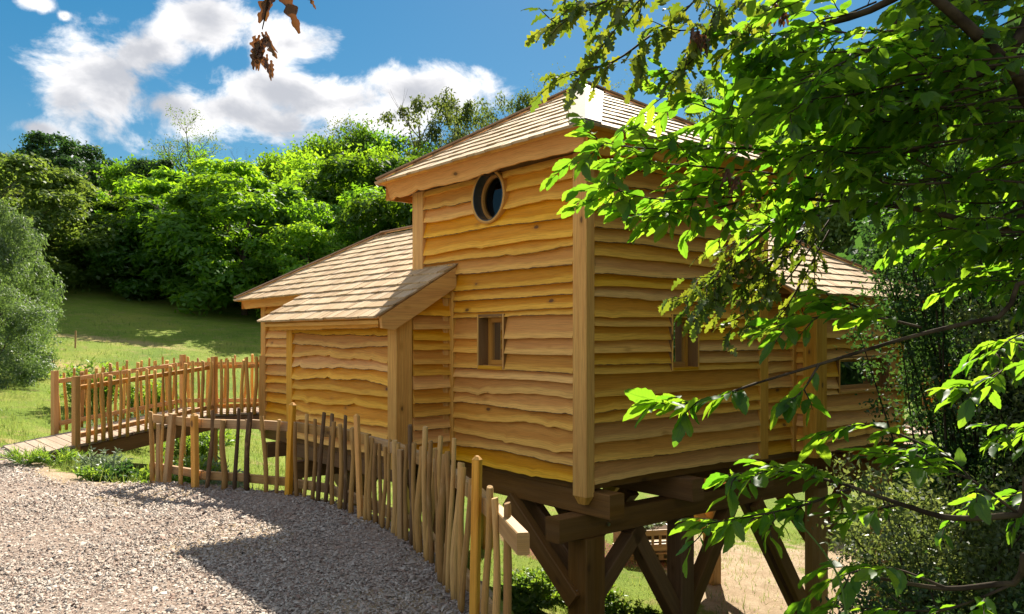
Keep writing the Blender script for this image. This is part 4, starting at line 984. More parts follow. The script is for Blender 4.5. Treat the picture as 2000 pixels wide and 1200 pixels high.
def crown_mesh(seed, lobes, per, size, flat=.6, shape='round', fill=.25, spread=1.0):
    """crown in a unit box (z 0..1, radius about .5) built from leafy clumps"""
    r = np.random.default_rng(seed); C = []; Nn = []; i = 0
    while len(C) < lobes:
        z = r.uniform(.08, .97); a = r.uniform(0, 6.283)
        if shape == 'round': prof = math.sqrt(max(0, 1 - ((z - .5) / .52) ** 2)) ** .75
        elif shape == 'tall': prof = min(1, (1.05 - z) * 1.5) * min(1, .45 + z * 1.6)
        else: prof = math.sqrt(max(0, 1 - ((z - .3) / .72) ** 2))
        q = prof * .43 * spread * (r.uniform(fill, 1) ** .5) * (1 + .22 * math.sin(3 * a + seed) + .15 * math.sin(5 * a + 2 * seed + z * 6))
        C.append((q * math.cos(a), q * math.sin(a), z))
    C = np.array(C); sz = size * r.uniform(.45, 1.5, lobes)
    k = np.repeat(np.arange(lobes), per); n = len(k)
    d = unit(r.normal(size=(n, 3))); d[:, 2] = np.abs(d[:, 2]) * np.where(r.uniform(size=n) < .78, 1, -1)
    rad = r.uniform(.55, 1.0, n) ** .6
    an = r.uniform(.65, 1.35, (lobes, 3)) * np.array([1, 1, flat]); an[:, 2] *= r.uniform(.6, 1.2, lobes)
    P = C[k] + d * (sz[k] * rad)[:, None] * an[k]
    P += r.normal(0, .017, P.shape)
    nr = unit(d * .8 + np.array([0, 0, .5]) + r.normal(0, .55, (n, 3)))
    di = unit(np.cross(nr, r.normal(size=(n, 3))) + np.array([0, 0, -.25]))
    return P, di, nr, r

def limb_tree(seed, height=1.0, levels=3, spread=.45, trunk=.022, up=.75, bare=.38, first=5):
    """a trunk with limbs; returns a joined skeleton and the twig tips"""
    r = random.Random(seed); J = Join(); tips = []
    def grow(p, d, ln, rad, lev):
        pts = [p]; q = V3(p); dd = V3(d); n = 5
        for i in range(n):
            dd = (dd + V3((r.uniform(-1, 1), r.uniform(-1, 1), r.uniform(-.4, .7) * up)) * .16).normalized(); q = q + dd * (ln / n); pts.append(V3(q))
        J.add(*tube_data(pts, [rad * (1 - .65 * i / n) for i in range(n + 1)], 6 if lev < 2 else 4, False))
        if lev >= levels: tips.extend(pts[2:]); return
        kids = first if lev == 0 else r.randint(3, 5)
        for k in range(kids):
            t = bare + (1 - bare) * (k + r.uniform(.2, .9)) / kids if lev == 0 else r.uniform(.3, 1); i = min(int(t * n), n - 1); b = pts[i].lerp(pts[i + 1], t * n - i if t < 1 else 1)
            a = k * 2.4 + r.uniform(-.5, .5); dn = (dd * r.uniform(.35, .7) + V3((math.cos(a), math.sin(a), r.uniform(.1, .6))) * spread * 1.5).normalized()
            grow(b, dn, ln * r.uniform(.42, .62) * (1.15 - .45 * t if lev == 0 else 1), rad * (1 - .65 * t) * .62, lev + 1)
        tips.extend(pts[-1:])
    grow(V3((0, 0, 0)), V3((0, 0, 1)), height * .8, trunk, 0)
    return J, tips

CROWNS = {}
def crown(kind, i):
    key = (kind, i)
    if key in CROWNS: return CROWNS[key]
    sd = hash(kind) % 1 + {'robin': 10, 'olive': 30, 'dark': 50, 'willow': 70, 'tall': 90}[kind] + i
    if kind == 'robin': P, di, nr, r = crown_mesh(sd, 48, 430, .135, .62, 'round', .3); L_, W_ = .046, .020; mt = M_ROBIN
    elif kind == 'olive': P, di, nr, r = crown_mesh(sd, 75, 300, .10, .7, 'dome', .4); L_, W_ = .034, .020; mt = M_OLIVE
    elif kind == 'dark': P, di, nr, r = crown_mesh(sd, 55, 300, .105, .6, 'round', .3); L_, W_ = .038, .022; mt = M_DARK
    elif kind == 'willow': P, di, nr, r = crown_mesh(sd, 80, 420, .10, .8, 'dome', .45); L_, W_ = .030, .009; mt = M_WILLOW
    else: P, di, nr, r = crown_mesh(sd, 60, 150, .06, 1.0, 'round', .3, .9); L_, W_ = .030, .015; mt = M_OLIVE
    n = len(P); V, F = leaf_quads(P, di, nr, L_ * r.uniform(.6, 1.3, n), W_ * r.uniform(.7, 1.3, n))
    me = mesh_np('crown', V, F); me.materials.append(mt)
    J, _ = limb_tree(sd, 1.0, 2, .5, .02, .8, .25)
    tm = J.mesh('trunk', True); tm.materials.append(M_BARK)
    CROWNS[key] = (me, tm); return CROWNS[key]

def tree(name, label, kind, var, x, ytop, Y, r, group=None, sink=.0, rot=None, zb=None):
    X = (x - 1000) * Y / 1600; z0 = gz(X, Y) if zb is None else zb; zt = 1.6 + (660 - ytop) * Y / 1600; h = zt - z0 + sink
    me, tm = crown(kind, var); o = thing(name, label, 'tree', (X, Y, z0 - sink), group)
    M = Matrix.Translation((X, Y, z0 - sink)) @ Matrix.Rotation(rot if rot is not None else random.uniform(0, 6.28), 4, 'Z') @ Matrix.Diagonal((r * 2, r * 2, h, 1))
    put('crown', me, None, o, M); put('trunk', tm, None, o, M); return o

ORD = ['leftmost', 'second from left', 'third from left', 'fourth from left', 'fifth from left', 'sixth from left', 'seventh from left', 'eighth from left', 'ninth from left', 'tenth from left', 'eleventh from left', 'twelfth from left']
def build_forest():
    JX = [-8, 14, 2, -16, 10, 18, -12, 6, -4, 12, 0, 9]; JT = [10, -26, 34, -8, -30, 22, 40, -14, 28, -22, 6, -18]; JY = [1, -2, 2, 0, -1, 3, -2, 1, 2, -1, 0, 1]; JR = [.2, .8, 0, .5, 1, .3, 0, .6, .2, .9, .4, .1]
    row1 = [(200, 440, 55, 3.6), (262, 425, 52, 3.4), (330, 440, 50, 3.2), (395, 405, 47, 3.3), (468, 385, 46, 3.4), (540, 402, 45.5, 3.2), (610, 405, 45, 3.2), (682, 402, 45, 3.0), (752, 398, 45, 3.2), (820, 392, 45, 3.2)]
    for i, (x, y, Y, r) in enumerate(row1):
        tree('robinia', '%s in the front row of bright green robinias at the meadow edge' % ORD[i], 'robin', i % 4, x + JX[i], y + JT[i], Y + JY[i], r * (1.0 + .4 * JR[i]), 'front row of robinias at the meadow edge')
    row2 = [(165, 385, 57, 3.6), (232, 395, 57, 3.6), (315, 372, 57, 3.6), (395, 352, 56, 3.8), (470, 345, 56, 4.0), (545, 352, 55, 3.8), (610, 338, 55, 3.8), (680, 352, 55, 3.6), (745, 335, 55, 3.8), (808, 345, 55, 3.6), (880, 350, 55, 3.8), (960, 340, 55, 3.8)]
    for i, (x, y, Y, r) in enumerate(row2):
        tree('robinia', '%s in the second row of robinias up the wooded slope' % ORD[i], 'robin', (i + 1) % 4, x + JX[-i], y + JT[-i], Y + JY[-i], r * (1.05 + .4 * JR[-i]), 'second row of robinias on the slope')
    order = [1, 2, 4, 6, 3, 5, 7, 0]
    for i, (x, y, Y, r) in enumerate([(560, 302, 72, 3.4), (622, 285, 72, 3.6), (690, 262, 74, 4.2), (755, 275, 72, 3.8), (640, 320, 66, 4.2), (720, 318, 66, 4.2), (800, 300, 70, 4), (280, 330, 72, 4.2)]):
        airy_tree('feathery_tree', '%s of the pale feathery trees rising behind the robinia rows' % ORD[order[i]], x, y - 8, Y, 40 + i, 7000, 'feathery trees high on the slope', .55, .34, M_ROBIN, .02)
    tree('olive_green_tree', 'broad olive green tree left of the robinias with rounded crown', 'olive', 0, 128, 362, 56, 5.2)
    tree('olive_green_tree', 'olive green tree at the left edge above the willow', 'olive', 1, 30, 318, 44, 4.4)
    tree('olive_green_tree', 'low olive green tree between willow and robinias', 'olive', 2, 75, 375, 50, 4.2)
    tree('olive_green_tree', 'small olive tree behind the leftmost robinia', 'olive', 0, 210, 400, 60, 3.8)
    tree('dark_green_tree', 'dark green tree on the left ridge, tallest there', 'dark', 0, 112, 272, 82, 5.4)
    tree('dark_green_tree', 'grey green tree right beside the dark ridge tree', 'dark', 1, 150, 320, 80, 4.6)
    tree('dark_green_tree', 'low dark tree at the far left of the ridge', 'dark', 2, 40, 305, 86, 5)
    tree('dark_green_tree', 'dark green tree beneath the tall airy tree', 'dark', 1, 318, 320, 66, 3.6)
    tree('tall_dense_tree', 'tall dense dark tree against the white cloud left of the tower roof', 'tall', 0, 838, 185, 78, 5.4)
    tree('tall_dense_tree', 'slender grey green tree between dense tree and tower roof', 'tall', 1, 935, 205, 80, 4.6)
    tree('tall_dense_tree', 'thin tree rising just behind the tower roof edge', 'tall', 0, 1010, 190, 82, 4.2)
    tree('tall_dense_tree', 'tree glimpsed through leaves right of the roof peak', 'tall', 1, 1400, 165, 70, 5)
    tree('robinia', 'light tree behind the hanging leaves right of the roof', 'robin', 2, 1470, 205, 62, 5.0)
    tree('dark_green_tree', 'dark tree hidden behind the right wing and chestnut', 'dark', 2, 1600, 220, 58, 5.5)
    tree('olive_green_tree', 'olive tree at the far right behind the chestnut', 'olive', 1, 1750, 260, 52, 5.5); tree('olive_green_tree', 'olive tree beyond the right frame edge behind shrub', 'olive', 2, 1930, 240, 46, 5.5)
    tree('robinia', 'low green tree behind the house between tower and right wing', 'robin', 0, 1300, 330, 55, 5)
    tree('robinia', 'low green tree directly behind the tower', 'robin', 3, 1120, 320, 55, 5)
    def near(name, label, kind, var, X, Y, h, r):
        tree(name, label, kind, var, 1000 + 1600 * X / Y, 660 - 1600 * (h + gz(X, Y) - 1.6) / Y, Y, r)
    near('dark_green_tree', 'big dark tree closing the view behind the shrubs at the right edge', 'dark', 0, 10.1, 13.4, 10, 3.4)
    near('dark_green_tree', 'round dark tree behind the right wing roof', 'dark', 2, 10.6, 19.5, 7.2, 3.6)
    near('dark_green_tree', 'unseen dark tree added right of view to dim the side wall', 'dark', 1, 10.0, 7.5, 9.5, 3.0)  # added out of view to keep sky light off the tower's right wall
    near('olive_green_tree', 'unseen olive tree added right of view to dim the side wall', 'olive', 0, 9.0, 2.5, 9, 3.2)  # likewise unseen, added to block sky light from the right wall
    # silvery willow bushes at the left edge
    tree('willow_bush', 'large silvery willow bush at the left edge of the meadow', 'willow', 0, -32, 400, 22.5, 1.6, sink=.5)
    tree('willow_bush', 'low silvery willow bush in front of the large one', 'willow', 1, -22, 560, 20.5, 1.35, sink=.4)
    tree('willow_bush', 'rounded willow bush behind the large one', 'willow', 1, 12, 450, 29, 1.5, sink=.4)

def airy_tree(name, label, x, ytop, Y, seed, leaves, group=None, spread=.5, lsz=.22, mat=None, trunk=.016):
    X = (x - 1000) * Y / 1600; z0 = gz(X, Y); zt = 1.6 + (660 - ytop) * Y / 1600; h = zt - z0
    J, tips = limb_tree(seed, 1.0, 3, spread, trunk, .9, .42, 7); o = thing(name, label, 'tree', (X, Y, z0), group)
    zmax = max(v.z for v in J.v); M = Matrix.Translation((X, Y, z0)) @ Matrix.Diagonal((h / zmax, h / zmax, h / zmax, 1))
    put('trunk', J.mesh('trunk', True), M_TWIG, o, M)
    if leaves:
        r = np.random.default_rng(seed); T = np.array(tips); k = r.integers(0, len(T), leaves); s = lsz / h * zmax
        P = T[k] + r.normal(0, s * 1.3, (leaves, 3)); d = unit(r.normal(size=(leaves, 3))); nn = unit(np.cross(d, r.normal(size=(leaves, 3))))
        V, F = leaf_quads(P, d, nn, s * r.uniform(.6, 1.3, leaves), s * .6 * r.uniform(.6, 1.2, leaves)); put('crown', mesh_np('crown', V, F), mat or M_AIRY, o, M)
    return o
build_forest()
airy_tree('airy_tree', 'tall airy tree with thin see-through crown against the cloud', 388, 215, 70, 21, 2400, spread=.42, trunk=.03, lsz=.17, mat=M_OLIVE)
airy_tree('airy_tree', 'shorter feathery tree left of the tall airy one', 335, 285, 68, 22, 2600, mat=M_ROBIN)
airy_tree('airy_tree', 'half bare tree behind the robinias below the cloud edge', 690, 240, 76, 23, 2200, spread=.42)
airy_tree('airy_tree', 'thin half bare tree right of the bare poles', 575, 275, 76, 24, 1800, mat=M_ROBIN)
airy_tree('airy_tree', 'sparse tree beside the tower roof with yellowish leaves', 985, 195, 76, 25, 1400)
airy_tree('airy_tree', 'faint sparse tree above the tower hip', 1050, 150, 84, 26, 1200)
airy_tree('airy_tree', 'sparse tree between the dense dark tree and roof', 905, 225, 74, 27, 1600)
airy_tree('bare_tree', 'leafless thin tree poking above the robinias', 522, 282, 70, 28, 0, spread=.2, trunk=.008)
airy_tree('bare_tree', 'leafless stick-like tree left of the other bare one', 452, 300, 70, 29, 0, spread=.12, trunk=.006)

# ------------------------------------------------------------------ grass
def build_grass():
    reg = [(-13, -4.3, 10, 20, 26000, .10, .012), (-3.2, 2.2, 7.6, 14, 14000, .12, .012), (-6.6, -4.2, 9.2, 11.6, 7000, .17, .011), (2, 9, 7, 18, 12000, .12, .013), (-9, 2, 14, 26, 16000, .12, .016), (0.2, 3, 3.5, 8, 5000, .14, .011), (-22, -5, 20, 40, 16000, .13, .022)]
    C = []; Hh = []; Ww = []
    for x0, x1, y0, y1, n, h, w in reg:
        X = rng.uniform(x0, x1, n); Y = rng.uniform(y0, y1, n); d = edge_dist(X, Y); cl = np.sin(X * 2.3) * np.sin(Y * 1.9 + X) + .5 * np.sin(X * 6 + Y * 5)
        soil = np.exp(-(((X - 5.2) / 2) ** 2 + ((Y - 12.3) / 2) ** 2)) + np.exp(-(((X - .75) / 1.0) ** 2 + ((Y - 15.2) / 1.8) ** 2)) + np.exp(-(((X + 5.2) / .66) ** 2 + ((Y - 9.45) / .45) ** 2)) * 1.8
        inramp = (X < -4.2) & (np.abs((X + 6.1) * .907 - (Y - 12.3) * .42) < .0)
        k = (d > rng.uniform(.03, .5, n)) & (cl > rng.uniform(-1.4, .8, n)) & (soil < rng.uniform(.1, 1.0, n) ** 1.0); X, Y = X[k], Y[k]
        C.append(np.stack([X, Y, ground_z(X, Y) - .01], 1)); m = len(X); Hh.append(h * rng.lognormal(-.2, .4, m)); Ww.append(np.full(m, w))
    C = np.concatenate(C); Hh = np.concatenate(Hh); Ww = np.concatenate(Ww); n = len(C)
    a = rng.uniform(0, 6.283, n); s = np.stack([np.cos(a), np.sin(a), np.zeros(n)], 1); lean = rng.normal(0, .4, (n, 3)); lean[:, 2] = 1; D = unit(lean)
    V = np.stack([C - s * (Ww / 2)[:, None], C + s * (Ww / 2)[:, None], C + D * Hh[:, None]], 1).reshape(-1, 3)
    o = put('grass', mesh_np('grass', V, np.arange(3 * n).reshape(-1, 3)), M_GRASS); tag(o, 'meadow grass around the house and footbridge', 'grass', kind='stuff')
build_grass()

# ------------------------------------------------------------------ weeds and low plants
def plant(name, label, x, y, r, h, n, ls, lw, mat, seed, group=None, spikes=0, up=.6, z=None, flat=False):
    rr = np.random.default_rng(seed); z = gz(x, y) if z is None else z; o = thing(name, label, 'plant', (x, y, z), group)
    ns = max(6, n // 22); J = Join(); P = []; Dd = []
    for i in range(ns):
        a = rr.uniform(0, 6.283); q = r * rr.uniform(.1, 1) ** .6; top = V3((q * math.cos(a), q * math.sin(a), h * rr.uniform(.45, 1) * (1 - .35 * q / r))); b = top * .25; b.z = 0
        pts = [b, b.lerp(top, .5) + V3((0, 0, h * .08)), top]; J.add(*tube_data(pts, [.006, .005, .003], 4, False))
        k = n // ns
        for j in range(k):
            t = rr.uniform(.25, 1); p = pts[0].lerp(pts[1], t * 2) if t < .5 else pts[1].lerp(pts[2], t * 2 - 1); P.append(p); Dd.append((top - b).normalized())
    for i in range(spikes):
        a = rr.uniform(0, 6.283); q = r * .5 * rr.uniform(0, 1); b = V3((q * math.cos(a), q * math.sin(a), h * .5)); t = b + V3((rr.uniform(-.06, .06), rr.uniform(-.06, .06), h * rr.uniform(.75, 1.1))); J.add(*tube_data([b, t], [.012, .006], 5, True))
    P = np.array(P); Dd = np.array(Dd); m = len(P); rad = unit(rr.normal(size=(m, 3))); D = unit(rad + Dd * up + np.array([0, 0, .1])); nn = unit(np.cross(D, rr.normal(size=(m, 3))) + np.array([0, 0, .9])); 
    D = unit(D - nn * np.sum(D * nn, 1, keepdims=True) * .8)
    V, F = leaf_quads(P, D, nn, ls * rr.uniform(.6, 1.3, m), lw * rr.uniform(.7, 1.3, m))
    M = Matrix.Translation((x, y, z)); put('stems', J.mesh('stems'), mat, o, M); put('foliage', mesh_np('foliage', V, F), mat, o, M); return o
plant('weed', 'grey green bushy weed with pale flower spikes below the footbridge', -5.22, 10.35, .36, .42, 900, .075, .02, M_SILVER, 1)
plant('weed', 'dark leafy weed at the gravel edge left of the fence', -4.72, 9.75, .32, .36, 800, .06, .03, M_DARK, 2)
plant('weed', 'yellow green leafy weed beside the fence end', -4.55, 10.25, .36, .5, 800, .10, .03, M_WEED, 3)
plant('weed', 'small green weed spilling onto the gravel near the fence end', -4.85, 9.45, .22, .2, 400, .05, .025, M_WEED, 4)
plant('weed', 'low green weeds under the start of the footbridge', -5.9, 10.55, .4, .22, 700, .10, .012, M_WEED, 5, up=1.5)
plant('weed', 'grassy tuft by the foot of the ramp', -6.15, 10.35, .3, .2, 500, .12, .010, M_WEED, 6, up=1.6)
plant('weed', 'tall fresh green plant under the middle of the footbridge', -4.5, 11.3, .5, .75, 1200, .14, .04, M_WEED, 7)
plant('weed', 'silvery tall plant seen through the fence pickets', -4.2, 11.6, .45, .8, 1100, .14, .03, M_SILVER, 8)
plant('weed', 'silvery plant right behind the leaning fence stakes', -3.9, 10.9, .38, .65, 900, .12, .03, M_SILVER, 9)
plant('weed', 'green plant between fence and footbridge stringer', -4.9, 12.1, .5, .7, 1100, .13, .04, M_WEED, 10)
plant('weed', 'yellow green bush beyond the far railing of the footbridge', -9.3, 18.3, .9, 1.35, 2000, .16, .05, M_WEED, 11)
plant('weed', 'second yellow green bush beyond the far railing, nearer the house', -8.2, 18.6, .7, 1.1, 1500, .16, .05, M_WEED, 12)
plant('weed', 'pale leafy plants seen through the railing pickets', -7.4, 15.6, .9, .75, 2000, .14, .035, M_SILVER, 13)
plant('weed', 'green plants seen through the middle of the railing', -6.2, 16.2, .8, .8, 1600, .14, .04, M_WEED, 14)
plant('ground_cover_plant', 'bright green ground cover below the fence rail end', .45, 11.3, .75, .34, 2600, .07, .035, M_WEED, 15)
plant('ground_cover_plant', 'bright green ground cover left of the corner pillar', .15, 10.2, .6, .32, 2000, .07, .035, M_WEED, 16)
plant('ground_cover_plant', 'dark leafy plant at the foot of the corner pillar', .95, 9.2, .38, .45, 900, .09, .04, M_DARK, 17)
plant('ground_cover_plant', 'green plant right of the corner pillar', 1.55, 10.3, .45, .42, 1100, .08, .035, M_WEED, 18)
plant('ground_cover_plant', 'leafy plant in the shade behind the corner pillar', 1.1, 10.9, .5, .4, 1100, .08, .035, M_WEED, 19)
plant('ground_cover_plant', 'grass tuft on the bare soil under the right wing', 5.1, 11.2, .3, .24, 500, .13, .01, M_WEED, 20, up=1.8)

beam_o = beam('marker_post', px(147, 662, 26) - V3((0, 0, .3)), px(148, 646, 26), .045, .045, M_RAIL, None); tag(beam_o, 'tiny wooden marker post standing alone in the meadow', 'post')

# ------------------------------------------------------------------ things in the garden under the house
def pallet_planter(X, Y):
    z = gz(X, Y)
    p = thing('pallet', 'weathered wooden pallet under the planter box', 'pallet', (X, Y, z)); rot = Matrix.Translation((X, Y, z)) @ Matrix.Rotation(R(12), 4, 'Z')
    for i in range(6): beam('slat', (-.62, -.38 + i * .15, .135), (.62, -.38 + i * .15, .135), .10, .022, M_PALLET, p, rot, .002)
    for i in (-.55, 0, .55): beam('bearer', (i, -.42, .078), (i, .42, .078), .09, .09, M_PALLET, p, rot, .003)
    for i in (-.34, 0, .34): beam('slat', (-.62, i, .02), (.62, i, .02), .10, .022, M_PALLET, p, rot, .002)
    c = thing('planter_box', 'slatted wooden planter box with plants on a pallet under the house', 'planter', (X, Y, z + .15)); 
    for k in range(2): beam('slat', (-.6, -.4, .235 + .27 * k), (.6, -.4, .235 + .27 * k), .03, .10, M_PALLET, c, rot, .003); beam('slat', (-.6, .4, .235 + .27 * k), (.6, .4, .235 + .27 * k), .03, .10, M_PALLET, c, rot, .003)
    for s in (-.6, .6): beam('end_panel', (s, -.38, .36), (s, .38, .36), .03, .38, M_PALLET, c, rot, .003)
    for i in range(9): beam('slat', (-.56 + i * .14, -.375, .16), (-.56 + i * .14, -.375, .55), .05, .02, M_PALLET, c, rot, .003)
    beam('soil', (-.57, 0, .42), (.57, 0, .42), .72, .1, M_CORE, c, rot)
    q = rot @ V3((0, 0, .47)); plant('planter_plant', 'dark leafy plant growing in the slatted planter box', q.x, q.y, .5, .25, 500, .09, .03, M_SILVER, 33, z=q.z)
pallet_planter(2.55, 14.9)

def person():
    """somebody crouching in the garden, seen between the braces: blue cap, pink top"""
    Y = 17.6; X = (1016 - 1000) * Y / 1600; z = gz(X, Y); zc = 1.6 + (660 - 1003) * Y / 1600 - z       # cap height above ground
    o = thing('person', 'person in blue cap and pink top crouching in the garden', 'person', (X, Y, z))
    s = zc / .98
    jt = {'pel': (0, .05, .30), 'spi': (.02, -.02, .48), 'che': (.03, -.10, .66), 'nek': (.02, -.15, .78), 'hed': (.01, -.18, .90), 'top': (.01, -.18, .98),
          'shl': (-.17, -.10, .68), 'ell': (-.22, -.26, .48), 'hal': (-.12, -.40, .36), 'shr': (.22, -.10, .68), 'elr': (.27, -.26, .48), 'har': (.16, -.40, .34),
          'hil': (-.10, .05, .29), 'knl': (-.15, -.32, .42), 'anl': (-.13, -.16, .05), 'tol': (-.14, -.32, .03), 'hir': (.10, .05, .29), 'knr': (.16, -.32, .42), 'anr': (.14, -.16, .05), 'tor': (.15, -.32, .03)}
    ed = [('pel', 'spi'), ('spi', 'che'), ('che', 'nek'), ('nek', 'hed'), ('hed', 'top'), ('che', 'shl'), ('shl', 'ell'), ('ell', 'hal'), ('che', 'shr'), ('shr', 'elr'), ('elr', 'har'), ('pel', 'hil'), ('hil', 'knl'), ('knl', 'anl'), ('anl', 'tol'), ('pel', 'hir'), ('hir', 'knr'), ('knr', 'anr'), ('anr', 'tor')]
    rd = dict(pel=.13, spi=.12, che=.14, nek=.055, hed=.085, top=.06, shl=.065, shr=.065, ell=.045, elr=.045, hal=.035, har=.035, hil=.09, hir=.09, knl=.065, knr=.065, anl=.045, anr=.045, tol=.035, tor=.035)
    names = list(jt); me = bpy.data.meshes.new('body'); me.from_pydata([V3(jt[k]) * s for k in names], [(names.index(a), names.index(b)) for a, b in ed], []); me.update()
    n = NT('person_cloth_and_skin'); sp = n.n('ShaderNodeSeparateXYZ'); n.L.new(n.obj(), sp.inputs[0])
    zz = n.math('DIVIDE', sp.outputs[2], s)
    c = n.mix(n.math('GREATER_THAN', zz, .42), (.03, .035, .05), (.62, .20, .33)); c = n.mix(n.math('GREATER_THAN', zz, .77), c, (.5, .32, .24))
    me.materials.append(n.done(n.pbsdf(c, .8, .2)))
    b = put('body', me, None, o, Matrix.Translation((X, Y, z)))
    sk = b.modifiers.new('skin', 'SKIN'); sl = me.skin_vertices[0].data if me.skin_vertices else None
    if sl is None:
        bpy.context.view_layer.objects.active = b; b.select_set(True)
        import bmesh
        bm = bmesh.new(); bm.from_mesh(me); ly = bm.verts.layers.skin.verify(); bm.verts.ensure_lookup_table()
        for i, k in enumerate(names): bm.verts[i][ly].radius = (rd[k] * s, rd[k] * s); bm.verts[i][ly].use_root = (k == 'pel')
        bm.to_mesh(me); bm.free()
    b.modifiers.new('sub', 'SUBSURF').levels = 1; b.modifiers['sub'].render_levels = 1
    vs, fs = [], []; nn, mm = 12, 5
    for j in range(mm + 1):
        t = j / mm * math.pi / 2
        for i in range(nn): a = 2 * math.pi * i / nn; vs.append((s * .01 + s * .105 * math.cos(t) * math.cos(a), -s * .18 + s * .115 * math.cos(t) * math.sin(a), s * .905 + s * .10 * math.sin(t)))
    for j in range(mm):
        for i in range(nn): fs.append((j * nn + i, j * nn + (i + 1) % nn, (j + 1) * nn + (i + 1) % nn, (j + 1) * nn + i))
    k = len(vs); vs += [(s * x, s * y, s * zq) for x, y, zq in ((-.09, -.25, .905), (.11, -.25, .905), (.08, -.37, .885), (-.06, -.37, .885))]; fs.append((k, k + 1, k + 2, k + 3))
    put('cap', mesh_py('cap', vs, fs, None, True), simple('blue_cap_cloth', (.10, .14, .32), .8), o, Matrix.Translation((X, Y, z)))
person()

# ------------------------------------------------------------------ foreground trees
def blade(seed, stations, wf, curl, fold, serr):
    """leaf blade, base at the origin, running along +y, unit length, face up"""
    r = random.Random(seed); vs, fs = [], []
    b = r.uniform(-.5, .5) * curl; tw = r.uniform(-.3, .3)
    for i in range(stations + 1):
        t = i / stations; w = wf(t) * (1 + (serr if i % 2 else -serr)); z = -curl * t * t * (.6 + .4 * math.sin(seed)) + .03 * math.sin(7 * t + seed); x = b * .25 * t * t
        vs += [(x - w, t + (.015 if i % 2 else 0), z + fold * w + tw * w * t), (x, t, z), (x + w, t + (.015 if i % 2 else 0), z + fold * w - tw * w * t)]
    for i in range(stations):
        k = 3 * i; fs += [(k, k + 1, k + 4, k + 3), (k + 1, k + 2, k + 5, k + 4)]
    uv = [(x, i / stations) for i in range(stations + 1) for x in (-1.0, 0.0, 1.0)]
    return np.array(vs), np.array(fs), np.array(uv)
def chest_w(t): return .21 * (math.sin(math.pi * t ** .85) ** .8 if 0 < t < 1 else 0) + (.004 if t < 1 else 0)
def oak_w(t): return (.05 + .24 * math.sin(math.pi * min(1, t ** .8)) * (.72 + .38 * math.sin(t * 24))) if 0 < t < 1 else (.01 if t == 0 else .05)
CHEST = [blade(i, 10, chest_w, c, f, .07) for i, (c, f) in enumerate([(.12, .25), (.3, .35), (.45, .2), (.05, .4), (.25, .1), (.6, .3)])]
OAK = [blade(i + 20, 20, oak_w, c, f, .0) for i, (c, f) in enumerate([(.15, .2), (.4, .4), (.3, -.1), (.6, .3)])]
DRY = [blade(i + 40, 20, lambda t: oak_w(t) * .55, c, f, .0) for i, (c, f) in enumerate([(.5, 1.1), (.7, .8), (.3, 1.6)])]

